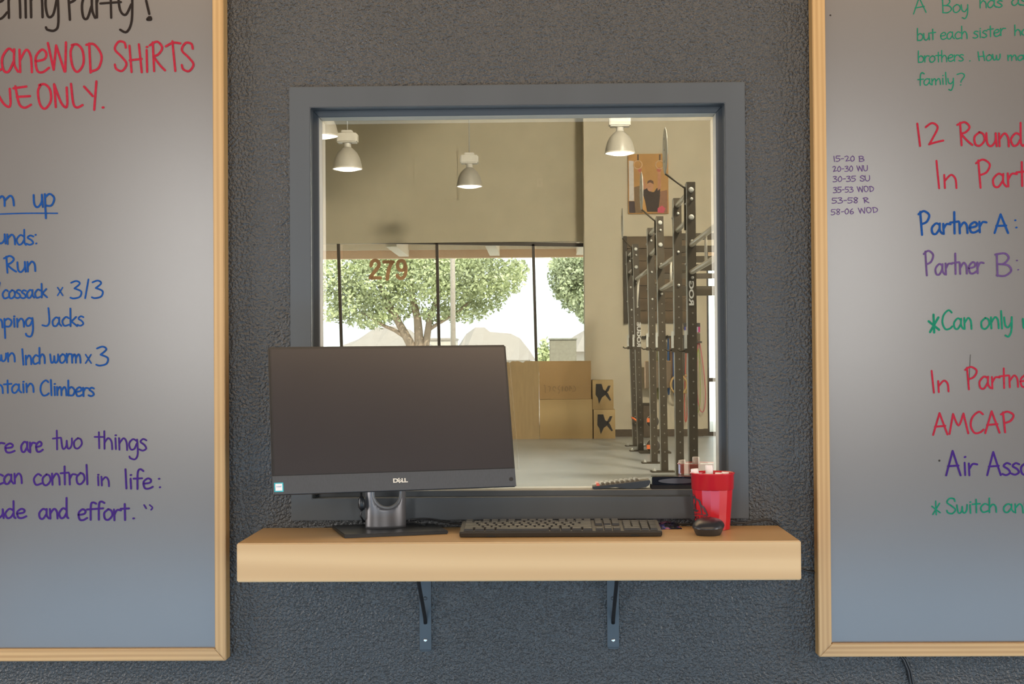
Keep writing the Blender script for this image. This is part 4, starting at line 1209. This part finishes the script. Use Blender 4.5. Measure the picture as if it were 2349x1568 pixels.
yr = 0.0400
r0 = P(1357, 1123, yr)
rm = thing('remote_control', 'black remote keypad with two red buttons lying on the window ledge', 'remote', (r0.x, yr, ZL))
k = (3.26 + yr) / F_PX
pp_ = [(1359, 1117), (1360, 1121.5), (1364, 1123), (1385, 1120.5), (1412, 1118), (1428, 1120.5), (1444, 1121.8), (1464, 1120.5), (1482, 1118), (1489, 1113), (1492, 1107), (1491.5, 1101.5)]
zb_ = min(P(a, b_, yr).z for a, b_ in pp_)
poly = [(P(a, b_, yr).x - r0.x, P(a, b_, yr).z - zb_ + 0.0) for a, b_ in pp_]
MB().prism(poly, 0, 0.041, lambda u, v, d: Vector((u, d, v))).build('case', M_BLACKP, rm, bevel=0.0012)
xa, za = poly[0]; xb_, zb2 = poly[-1]
al = math.atan2(zb2 - za, xb_ - xa)
Mk = Matrix.Translation((xa, 0, za)) @ Matrix.Rotation(-al, 4, 'Y')
Lr = math.hypot(xb_ - xa, zb2 - za)
MB().box((0.001, 0.001, -0.0008), (Lr - 0.001, 0.040, 0.0008), Mk).build('face_plate', mat('remote_face', (0.06, 0.048, 0.030), 0.35), rm)
M_RK = mat('coral_button', (0.75, 0.10, 0.07), 0.5); M_GK = mat('grey_brown_button', (0.055, 0.046, 0.032), 0.35)
for i in range(9):
    for j in range(3):
        u0 = 0.010 + i * 0.0118
        MB().taper((u0, 0.004 + j * 0.0122, 0.0008), (u0 + 0.0082, 0.0125 + j * 0.0122, 0.0042), 0.001, Mk).build('button', M_RK if i == 0 and j != 1 else M_GK, rm)

# foil packet lying behind the keyboard's right end
fq = [Q(1503, 1214, SZ), Q(1563, 1213, SZ), Q(1552, 1198, SZ), Q(1498, 1199, SZ)]
fo = thing('foil_packet', 'crumpled dark foil packet lying right of the keyboard', 'packet', (fq[0].x, fq[0].y, SZ))
mb = MB(); rr = random.Random(11); n_, m_ = 22, 10; vs_ = []
for layer in (0, 1):
    for j in range(m_ + 1):
        for i in range(n_ + 1):
            u, v = i / n_, j / m_
            p = (fq[0] * (1 - u) + fq[1] * u) * (1 - v) + (fq[3] * (1 - u) + fq[2] * u) * v
            p = p - Vector(fo.location)
            hh_ = (0.004 + 0.006 * sin(pi * v) * sin(pi * u) + rr.uniform(0, 0.0022)) if layer else 0.0004
            if i in (0, n_) or j in (0, m_): hh_ = 0.0012 if layer else 0.0004
            p.z = hh_; vs_.append(p)
K = (n_ + 1) * (m_ + 1); fs = []
for j in range(m_):
    for i in range(n_):
        a = j * (n_ + 1) + i; q = (a, a + 1, a + n_ + 2, a + n_ + 1); fs += [q[::-1], tuple(x + K for x in q)]
for i in range(n_):
    fs.append((i, i + 1, K + i + 1, K + i)); a = m_ * (n_ + 1) + i; fs.append((a + 1, a, K + a, K + a + 1))
for j in range(m_):
    a = j * (n_ + 1); fs.append((a + n_ + 1, a, K + a, K + a + n_ + 1)); a += n_; fs.append((a, a + n_ + 1, K + a + n_ + 1, K + a))
mb.add(vs_, fs)


def foil():
    m, nt, b_ = newmat('printed_dark_foil'); N, L = nt.nodes, nt.links
    tc = N.new('ShaderNodeTexCoord'); nz = N.new('ShaderNodeTexNoise'); nz.inputs['Scale'].default_value = 55; nz.inputs['Detail'].default_value = 1
    L.new(tc.outputs['Object'], nz.inputs['Vector']); cr = N.new('ShaderNodeValToRGB'); cr.color_ramp.elements[0].position = 0.48; cr.color_ramp.elements[0].color = (0.01, 0.01, 0.02, 1)
    for p, c in ((0.56, (0.03, 0.04, 0.3, 1)), (0.63, (0.45, 0.10, 0.05, 1)), (0.70, (0.35, 0.25, 0.5, 1))):
        e_ = cr.color_ramp.elements.new(p); e_.color = c
    cr.color_ramp.elements[-1].color = (0.1, 0.08, 0.12, 1)
    L.new(nz.outputs['Fac'], cr.inputs[0]); L.new(cr.outputs[0], b_.inputs['Base Color']); b_.inputs['Roughness'].default_value = 0.22; b_.inputs['Metallic'].default_value = 0.6
    return m


M_FOIL = foil()
mb.build('wrapper', M_FOIL, fo)
se = MB()
for i in range(22):
    u = i / 21; p = fq[1] * u + fq[0] * (1 - u) - Vector(fo.location); se.box((p.x - 0.0012, p.y - 0.0016, 0.0004), (p.x + 0.0012, p.y + 0.004, 0.0022))
se.build('crimped_edge', M_FOIL, fo)

# cable running along the back of the shelf
cb0 = Q(935, 1197, SZ)
cab = thing('black_cable', 'black cable along the back of the shelf dropping behind its right end', 'cable', (cb0.x, -0.03, SZ))
c0 = Vector(cab.location)
pts = [Vector((-0.27, -0.050, SZ + 0.010)), P(936, 1195, -0.035), P(958, 1190, -0.035), P(985, 1190, -0.03), P(1010, 1194, -0.02), P(1045, 1199, -0.012), P(1120, 1203, -0.016), P(1300, 1202, -0.016), P(1480, 1201, -0.012),
       P(1560, 1201.5, -0.010), P(1640, 1200, -0.009), P(1690, 1199, -0.009), P(1725, 1197, -0.008), P(1745, 1193, -0.008), P(1765, 1192, -0.008), P(1780, 1198, -0.006), P(1790, 1206, -0.006),
       P(1801, 1225, -0.006), P(1808, 1260, -0.006), P(1822, 1295, -0.006), P(1840, 1306, -0.006), P(1858, 1311, -0.006), P(1885, 1312, -0.006)]
# smooth it
sm = []
for i in range(len(pts) - 1):
    p0, p1, p2, p3 = pts[max(i - 1, 0)], pts[i], pts[i + 1], pts[min(i + 2, len(pts) - 1)]
    for k_ in range(4):
        t = k_ / 4; sm.append(0.5 * ((2 * p1) + (p2 - p0) * t + (2 * p0 - 5 * p1 + 4 * p2 - p3) * t * t + (-p0 + 3 * p1 - 3 * p2 + p3) * t ** 3))
sm.append(pts[-1])
for p in sm:
    if SX_0 < p.x < SX_1 and p.z < SZ + 0.0026: p.z = SZ + 0.0026
MB().tube([p - c0 for p in sm], 0.0023, 8).build('cord', M_BLACKP, cab)
pts = [P(2064, 1495, -0.006), P(2075, 1512, -0.006), P(2086, 1538, -0.005), P(2092, 1568, -0.005), P(2096, 1640, -0.005)]
c2 = Vector((pts[0].x, -0.005, pts[0].z))
mb = MB()
mb.tube([p - c2 + Vector((-0.003, 0, 0)) for p in pts], 0.0030, 8); mb.tube([p - c2 + Vector((0.003, 0, 0)) for p in pts], 0.0030, 8)
tag(mb.build('lamp_cord', M_BLACKP, None, loc=c2), 'black flat cord hanging below the right whiteboard', 'cord')

# ---------------------------------------------------------------- whiteboards
YBF, YBS = -0.044, -0.032       # frame front, board surface


def board(label, x_in, x_out, sgn, z_in, z_out, z_top, x_far):
    """sgn = +1: the upright seen is on the board's right side."""
    t = thing('whiteboard', label, 'whiteboard', ((x_in + x_far) / 2, 0, (z_top + z_out) / 2))
    c = Vector(t.location); w_ = abs(x_out - x_in)
    xa, xb = sorted((x_in, x_far))
    bx('writing_surface', (xa - c.x - 0.004, YBS, z_in - c.z - 0.004), (xb - c.x + 0.004, YBS + 0.02, z_top - c.z + 0.004), M_BOARD, t)
    # mitred rails: visible upright, bottom, and the far ones outside the picture
    def rail(poly, m):
        MB().prism([(u - c.x, v - c.z) for u, v in poly], YBF, -0.0005, lambda u, v, d: Vector((u, d, v))).build('frame_rail', m, t, bevel=0.0018, seg=2)
    far_o = x_far - sgn * w_
    rail([(x_in, z_in), (x_out, z_out), (x_out, z_top + w_), (x_in, z_top)], M_PINEZ)
    rail([(x_far, z_in), (far_o, z_out), (far_o, z_top + w_), (x_far, z_top)], M_PINEZ)
    rail([(x_in, z_in), (x_out, z_out), (far_o, z_out), (x_far, z_in)], M_PINEX)
    rail([(x_in, z_top), (x_out, z_top + w_), (far_o, z_top + w_), (x_far, z_top)], M_PINEX)
    return t


xi = P(490, 784, YBF).x; xo = P(515.5, 784, YBF).x
zi = P(490, 1487, YBF).z; zo = P(490, 1515, YBF).z
BL = board('whiteboard with pine frame left of the window, black, red, blue and purple writing', xi, xo, 1, zi, zo, 2.35, -2.0)
xi = P(1901, 784, YBF).x; xo = P(1871, 784, YBF).x
zi = P(1905, 1475, YBF).z; zo = P(1905, 1506, YBF).z
BR = board('whiteboard with pine frame right of the window, green, red and blue writing', xi, xo, -1, zi, zo, 2.35, 2.2)

# stroke alphabet: x-height 1, ascender/cap 2 (scaled by ASC), descender -1 (scaled by DESC); advance = width
G = {
 'a': (0.95, [[(.72, .85), (.42, 1), (.08, .6), (.14, .1), (.42, .02), (.7, .45)], [(.74, .98), (.74, .35), (.95, .02)]]),
 'b': (0.85, [[(.1, 2), (.12, 0)], [(.12, .7), (.45, 1), (.8, .6), (.6, .05), (.12, .05)]]),
 'c': (0.8, [[(.75, .85), (.45, 1), (.1, .55), (.3, .02), (.8, .15)]]),
 'd': (0.9, [[(.68, .85), (.38, .98), (.06, .5), (.22, .02), (.5, .1), (.7, .5)], [(.72, 2), (.74, .3), (.88, 0)]]),
 'e': (0.82, [[(.1, .48), (.6, .58), (.7, .85), (.45, 1), (.12, .65), (.2, .08), (.5, 0), (.85, .2)]]),
 'f': (0.7, [[(.8, 1.8), (.55, 2), (.35, 1.6), (.33, 0)], [(.02, .95), (.7, 1)]]),
 'g': (0.9, [[(.7, .85), (.4, 1), (.08, .6), (.2, .08), (.5, .12), (.7, .6)], [(.74, .98), (.8, -.3), (.6, -.95), (.2, -.9), (.1, -.7)]]),
 'h': (0.85, [[(.1, 2), (.12, 0)], [(.12, .55), (.42, 1), (.7, .7), (.76, 0)]]),
 'i': (0.4, [[(.18, 1), (.22, 0)], [(.18, 1.42), (.24, 1.44)]]),
 'k': (0.8, [[(.1, 2), (.12, 0)], [(.68, 1.0), (.14, .45)], [(.2, .52), (.78, 0)]]),
 'l': (0.35, [[(.12, 2), (.2, 0)]]),
 'm': (1.2, [[(.06, 1), (.1, 0)], [(.1, .55), (.36, 1), (.52, .7), (.54, 0)], [(.55, .55), (.86, 1), (1.04, .7), (1.1, 0)]]),
 'n': (0.85, [[(.08, 1), (.12, 0)], [(.12, .55), (.45, 1), (.7, .7), (.76, 0)]]),
 'o': (0.85, [[(.45, 1), (.1, .65), (.15, .12), (.45, 0), (.78, .4), (.7, .85), (.42, 1)]]),
 'p': (0.85, [[(.08, 1), (.16, -1)], [(.1, .75), (.45, 1), (.8, .65), (.6, .1), (.14, .1)]]),
 'r': (0.65, [[(.08, 1), (.12, 0)], [(.12, .55), (.35, .95), (.68, .92)]]),
 's': (0.68, [[(.62, .9), (.35, 1), (.12, .75), (.45, .5), (.6, .2), (.32, 0), (.02, .1)]]),
 't': (0.7, [[(.35, 1.75), (.38, 0)], [(.0, 1.02), (.72, 1.08)]]),
 'u': (0.85, [[(.06, 1), (.12, .25), (.38, 0), (.68, .4), (.7, 1)], [(.7, 1), (.78, 0)]]),
 'v': (0.8, [[(.05, 1), (.38, 0)], [(.38, 0), (.75, 1)]]),
 'w': (1.1, [[(.04, 1), (.14, .2), (.3, .02), (.5, .3), (.54, .8)], [(.54, .8), (.6, .15), (.8, .05), (.98, .4), (1.0, 1)]]),
 'x': (0.75, [[(.05, 1), (.68, 0)], [(.66, 1), (.05, 0)]]),
 'y': (0.82, [[(.04, 1), (.14, .3), (.4, .1), (.66, .5)], [(.7, 1), (.68, -.2), (.45, -1), (.15, -.85)]]),
 'A': (1.15, [[(.02, 0), (.48, 2)], [(.48, 2), (1.05, 0)], [(.15, .75), (.9, .8)]]),
 'B': (1.1, [[(.1, 1.95), (.15, 0)], [(.0, 1.9), (.6, 2), (.85, 1.6), (.55, 1.1), (.2, 1.05)], [(.2, 1.05), (.8, .95), (1.0, .45), (.6, .0), (.1, .05)]]),
 'C': (1.1, [[(.95, 1.75), (.65, 2), (.2, 1.5), (.08, .7), (.35, .02), (.75, .05), (1.0, .3)]]),
 'D': (1.2, [[(.25, 2), (.35, 0)], [(.05, 1.9), (.6, 1.95), (1.1, 1.2), (.9, .35), (.38, .08)]]),
 'E': (1.0, [[(.1, 2), (.3, .4), (.6, 0), (.95, .3)], [(.0, 1.8), (.7, 2.0)], [(.18, 1.0), (.9, 1.1)]]),
 'H': (1.1, [[(.1, 1.9), (.25, 0)], [(.75, 2), (.95, -.1)], [(.12, .85), (.95, .95)]]),
 'I': (0.5, [[(.15, 2), (.3, 0)]]),
 'J': (0.95, [[(.6, 2), (.7, .5), (.45, .02), (.0, .1)]]),
 'L': (0.9, [[(.1, 2), (.25, .4), (.5, 0), (.9, .2)]]),
 'M': (1.5, [[(.05, 0), (.3, 1.95)], [(.3, 1.95), (.7, .8), (1.05, 1.95)], [(1.05, 1.95), (1.4, 0)]]),
 'N': (1.15, [[(.08, 2), (.2, .1)], [(.1, 1.95), (.55, .5), (.9, .05), (1.0, .4)], [(1.0, .5), (.95, 1.7)]]),
 'O': (1.15, [[(.3, 1.9), (.12, 1.4), (.25, .4), (.6, 0), (1.0, .6), (.95, 1.5), (.6, 1.95), (.2, 1.9)]]),
 'P': (1.05, [[(.15, 1.95), (.3, 0)], [(.0, 1.75), (.45, 2.0), (.9, 1.65), (.7, 1.1), (.25, .9)]]),
 'R': (1.1, [[(.2, 1.95), (.3, 0)], [(.0, 1.75), (.5, 2.0), (.85, 1.6), (.6, 1.15), (.25, 1.0)], [(.25, 1.0), (.7, .4), (1.05, .05)]]),
 'S': (1.0, [[(.85, 1.6), (.75, 1.95), (.35, 2), (.1, 1.5), (.55, 1.0), (.9, .5), (.6, .02), (.2, .15), (.1, .45)]]),
 'T': (1.0, [[(.45, 2.05), (.65, 0)], [(.0, 1.7), (.5, 1.95), (1.0, 1.9)]]),
 'U': (1.05, [[(.05, 2), (.15, .5), (.5, 0), (.9, .5), (.9, 2)]]),
 'W': (1.5, [[(.05, 2), (.45, .1)], [(.45, .1), (.62, 1.85)], [(.62, 1.85), (1.2, 0)], [(1.25, 0), (1.3, 2.1)]]),
 'Y': (1.1, [[(.1, 1.7), (.7, .9)], [(.95, 2.1), (.8, -.3)]]),
 '0': (0.95, [[(.5, 2), (.1, 1.2), (.3, .05), (.75, .5), (.75, 1.5), (.45, 2)]]),
 '1': (0.5, [[(.15, 2), (.3, 0)]]),
 '2': (1.1, [[(.1, 1.65), (.45, 2), (.75, 1.6), (.5, .7), (.3, .1)], [(.28, .1), (.6, .25), (1.05, .4)]]),
 '3': (1.0, [[(.1, 1.8), (.5, 2), (.75, 1.7), (.35, 1.15)], [(.35, 1.15), (.85, .8), (.75, .2), (.3, 0), (.05, .1)]]),
 '5': (0.95, [[(.15, 1.95), (.12, 1.15), (.6, 1.1), (.8, .5), (.4, .02), (.05, .1)], [(.15, 1.95), (.85, 1.95)]]),
 '6': (0.95, [[(.6, 1.95), (.2, 1.2), (.2, .3), (.5, 0), (.8, .5), (.5, .95), (.2, .6)]]),
 '8': (0.95, [[(.75, 1.7), (.4, 2), (.15, 1.5), (.7, .6), (.5, 0), (.15, .4), (.6, 1.2), (.78, 1.75)]]),
 ':': (0.35, [[(.12, 1.1), (.16, 1.12)], [(.18, .15), (.22, .17)]]),
 '.': (0.3, [[(.1, .05), (.16, .06)]]),
 '-': (0.7, [[(.1, .85), (.55, .9)]]),
 '/': (0.6, [[(.4, 2.1), (.15, 0)]]),
 '?': (0.8, [[(.05, 1.8), (.5, 2), (.75, 1.6), (.45, .8), (.42, .55)], [(.38, .1), (.42, .12)]]),
 '!': (0.5, [[(.15, 3.1), (.3, .75)], [(.3, .35), (.2, .05), (.38, .05), (.36, .35)]]),
 '*': (0.9, [[(.45, 1.9), (.5, .9)], [(.1, 1.55), (.85, 1.1)], [(.8, 1.75), (.2, .95)]]),
 '"': (0.8, [[(.1, 1.9), (.25, 1.5)], [(.5, 1.9), (.7, 1.6), (.6, 1.35)]]),
 ' ': (0.7, []),
}
lift = [0]


def write(board_o, color, lines, label):
    """lines: (text, x0, x1, base at x0, base at x1, x-height px, stroke px, cap/ascender px, descender px); each word is a part."""
    c = Vector(board_o.location); rr = random.Random(len(label))
    for (tx_, x0, x1, y0, y1, xh, sw, cap, desc) in lines:
        mb = MB()
        tot = sum(G[ch_][0] for ch_ in tx_) - 0.12; sx = (x1 - x0) / tot; x = 0.0
        for ch_ in tx_:
            wd_, sts = G[ch_]; jy = rr.uniform(-0.03, 0.03) * xh; js = rr.uniform(0.96, 1.04)
            for st_ in sts:
                out = []
                for (u, v) in st_:
                    px = x0 + (x + u) * sx
                    if v > 1: vy = xh + (v - 1) * (cap - xh)
                    elif v < 0: vy = v * desc
                    else: vy = v * xh
                    # caps and digits are stretched evenly over their full height
                    if ch_.isupper() or ch_.isdigit() or ch_ in '/?': vy = v * cap / 2 if v > 0 else v * desc * 0.6
                    base_ = y0 + (y1 - y0) * (px - x0) / max(x1 - x0, 1)
                    out.append((px, base_ - vy * js - jy))
                lift[0] = (lift[0] + 1) % 24; dy_ = YBS - 0.0005 - 0.00003 * lift[0]
                ribbon(mb, out, sw, lambda a, b_: P(a, b_, dy_) - c)
            x += wd_
        o = mb.build('writing', INK[color], board_o)
        o['label'] = label.split(',')[0] + ' reading ' + tx_


write(BL, 'black', [('ening', -18, 133, 43, 41, 72, 5.6, 120, 30), ('Par', 150, 236, 46, 40, 62, 5.6, 88, 33), ('t', 230, 268, 40, 40, 33, 5, 90, 0), ('y', 268, 303, 39, 39, 60, 5.4, 90, 33), ('!', 328, 346, 46, 46, 18, 5.6, 30, 0)], 'black marker writing, ening Party!')
write(BL, 'red', [('Lane', -36, 106, 166, 167, 52, 5.5, 70, 10), ('WOD', 108, 232, 162, 167, 33, 5.5, 66, 6), ('SHiRTS', 260, 443, 164, 164, 50, 5.2, 66, 8)], 'red marker writing, ane WOD SHiRTS')
write(BL, 'red', [('NE', -18, 68, 246, 248, 27, 5.5, 50, 6), ('ONLY', 83, 222, 249, 246, 27, 5.5, 56, 34), ('.', 232, 238, 247, 247, 20, 5.5, 30, 0)], 'red marker writing, NE ONLY')
write(BL, 'blue', [('m', -10, 31, 473, 471, 22, 4.6, 30, 10), ('up', 75, 122, 476, 474, 29, 4.6, 40, 26)], 'blue marker heading, m up')
mb = MB(); c = Vector(BL.location); ribbon(mb, [(-8, 491), (60, 489), (132, 489)], 3.2, lambda a, b_: P(a, b_, YBS - 0.0006) - c); mb.build('underline', INK['blue'], BL)
write(BL, 'blue', [('unds:', -8, 84, 558, 562, 22, 4.2, 34, 10)], 'blue marker writing, unds:')
write(BL, 'blue', [('Run', 9, 80, 626, 621, 22, 4.4, 37, 10)], 'blue marker writing, Run')
write(BL, 'blue', [('/', -12, 2, 684, 684, 20, 4, 34, 10), ('cossack', 4, 106, 685, 682, 19, 4, 31, 10), ('x', 131, 143, 677, 677, 19, 3.2, 30, 10), ('3/3', 160, 236, 684, 684, 20, 4.2, 40, 10)], 'blue marker writing, cossack x 3/3')
write(BL, 'blue', [('mping', -20, 75, 751, 748, 19, 4.2, 30, 24), ('Jacks', 97, 190, 748, 747, 21, 4, 40, 10)], 'blue marker writing, mping Jacks')
write(BL, 'blue', [('wn', -10, 33, 829, 829, 19, 4.2, 30, 10), ('Inch', 48, 102, 837, 833, 21, 4.2, 36, 10), ('worm', 114, 184, 832, 832, 20, 4.2, 30, 10), ('x', 195, 208, 832, 832, 20, 3.4, 30, 10), ('3', 219, 248, 838, 838, 20, 4.2, 43, 10)], 'blue marker writing, wn Inch worm x 3')
write(BL, 'blue', [('ntain', -12, 76, 902, 899, 19, 4.2, 31, 10), ('Climbers', 91, 214, 906, 908, 20, 4.2, 35, 10)], 'blue marker writing, ntain Climbers')
write(BL, 'purple', [('re', -10, 29, 1036, 1037, 21, 4.6, 30, 10), ('are', 47, 95, 1037, 1036, 23, 4.6, 30, 10), ('two', 121, 186, 1030, 1028, 24, 4, 48, 10), ('things', 217, 334, 1028, 1034, 26, 4, 42, 22)], 'purple marker writing, re are two things')
write(BL, 'purple', [('can', -12, 49, 1110, 1108, 22, 4.4, 30, 10), ('control', 75, 201, 1112, 1110, 25, 4.4, 46, 10), ('in', 220, 249, 1112, 1115, 20, 4, 30, 10), ('life', 284, 346, 1120, 1121, 24, 4.4, 44, 10), (':', 360, 368, 1121, 1121, 22, 4.4, 30, 10)], 'purple marker writing, can control in life:')
write(BL, 'purple', [('ude', -14, 56, 1188, 1188, 21, 4.6, 38, 10), ('and', 88, 154, 1190, 1188, 23, 4.6, 46, 10), ('effort', 177, 292, 1192, 1192, 25, 4.6, 40, 10), ('.', 302, 308, 1190, 1190, 20, 4.4, 30, 0), ('"', 327, 349, 1196, 1196, 20, 3.6, 40, 0)], 'purple marker writing, ude and effort')

write(BR, 'teal', [('A', 2095, 2124, 32, 28, 18, 2.6, 36, 8), ('Boy', 2160, 2220, 29, 28, 18, 2.6, 32, 14), ('has', 2246, 2298, 18, 16, 16, 2.6, 26, 8), ('as', 2320, 2354, 12, 12, 15, 2.6, 26, 8)], 'thin green marker writing, A Boy has as')
write(BR, 'teal', [('but', 2103, 2144, 93, 90, 16, 2.6, 28, 8), ('each', 2156, 2218, 90, 88, 16, 2.6, 28, 8), ('sister', 2232, 2304, 88, 81, 16, 2.6, 26, 8), ('ha', 2326, 2360, 81, 80, 14, 2.6, 25, 8)], 'thin green marker writing, but each sister ha')
write(BR, 'teal', [('brothers', 2105, 2209, 143, 140, 15, 2.6, 26, 8), ('.', 2222, 2226, 140, 140, 14, 2.6, 20, 0), ('How', 2242, 2294, 139, 138, 14, 2.6, 22, 2), ('man', 2311, 2366, 139, 137, 12, 2.6, 20, 8)], 'thin green marker writing, brothers. How man')
write(BR, 'teal', [('family', 2105, 2187, 196, 193, 14, 2.8, 29, 14), ('?', 2194, 2211, 196, 196, 14, 2.6, 28, 0)], 'thin green marker writing, family?')
write(BR, 'red', [('12', 2098, 2161, 335, 333, 26, 4.8, 52, 8), ('Rounds', 2196, 2366, 333, 336, 30, 4.8, 54, 8)], 'red marker writing, 12 Rounds')
write(BR, 'red', [('In', 2142, 2193, 432, 432, 31, 4.6, 62, 8), ('Part', 2239, 2352, 430, 427, 31, 4.8, 63, 8)], 'red marker writing, In Part')
for i, (s_, xa_, xb_, yy, y2) in enumerate((('15-20 B', 1911, 1982, 370, 370), ('20-30 WU', 1909, 1990, 394, 392), ('30-35 SU', 1910, 1995, 417, 415), ('35-53 WOD', 1911, 2004, 442, 439), ('53-58 R', 1908, 1993, 466, 465), ('58-06 WOD', 1906, 2013, 493, 487))):
    write(BR, 'lilac', [(s_, xa_, xb_, yy, y2, 7, 1.9, 12.5, 2)], 'small faded purple note, ' + s_)
write(BR, 'blue', [('Partner', 2107, 2259, 538, 532, 24, 5.2, 56, 8), ('A', 2281, 2312, 534, 534, 20, 5.2, 41, 8), (':', 2323, 2333, 524, 524, 19, 4, 30, 0)], 'blue marker writing, Partner A:')
write(BR, 'lilac', [('Partner', 2119, 2253, 632, 626, 25, 4.6, 56, 8), ('B', 2283, 2319, 633, 633, 20, 4.6, 51, 8), (':', 2327, 2337, 622, 622, 25, 3.2, 30, 0)], 'purple marker writing, Partner B:')
write(BR, 'teal', [('*', 2127, 2152, 780, 780, 20, 5.5, 64, 0), ('Can', 2160, 2228, 754, 754, 25, 4.4, 43, 8), ('only', 2249, 2321, 755, 752, 25, 4.4, 42, 18), ('r', 2343, 2366, 752, 750, 20, 4.4, 30, 0)], 'green marker writing, Can only')
write(BR, 'red', [('In', 2132, 2175, 901, 898, 26, 4.4, 51, 8), ('Partner', 2214, 2378, 893, 886, 27, 4.4, 52, 8)], 'red marker writing, In Partne')
write(BR, 'red', [('AMCAP', 2140, 2326, 997, 990, 24, 4.6, 48, 12)], 'red marker writing, AMCAP')
write(BR, 'purple', [('Air', 2170, 2237, 1089, 1089, 28, 4.6, 58, 8), ('Asso', 2264, 2362, 1089, 1088, 27, 4.6, 52, 8)], 'purple marker writing, Air Asso')
write(BR, 'teal', [('*', 2135, 2155, 1192, 1192, 14, 3.2, 48, 0), ('Switch', 2170, 2285, 1178, 1174, 19, 3.6, 34, 8), ('any', 2301, 2368, 1175, 1175, 20, 3.6, 30, 16)], 'green marker writing, Switch any')
mb = MB(); c = Vector(BR.location); ribbon(mb, [(2226, 813), (2224.5, 845), (2223, 882)], 1.2, lambda a, b_: P(a, b_, YBS - 0.0008) - c); mb.build('scratch', INK['scratch'], BR)
sp_ = MB()
for (px, py, r_) in ((1905, 35, 2), (2155, 1056, 2.5)):
    q = P(px, py, YBS - 0.0006) - c; k = 3.23 / F_PX
    sp_.lathe([(r_ * k, 0), (r_ * k * 0.5, 0.0004)], q, 10, M=Mxx)
sp_.build('specks', INK['scratch'], BR)['kind'] = 'stuff'
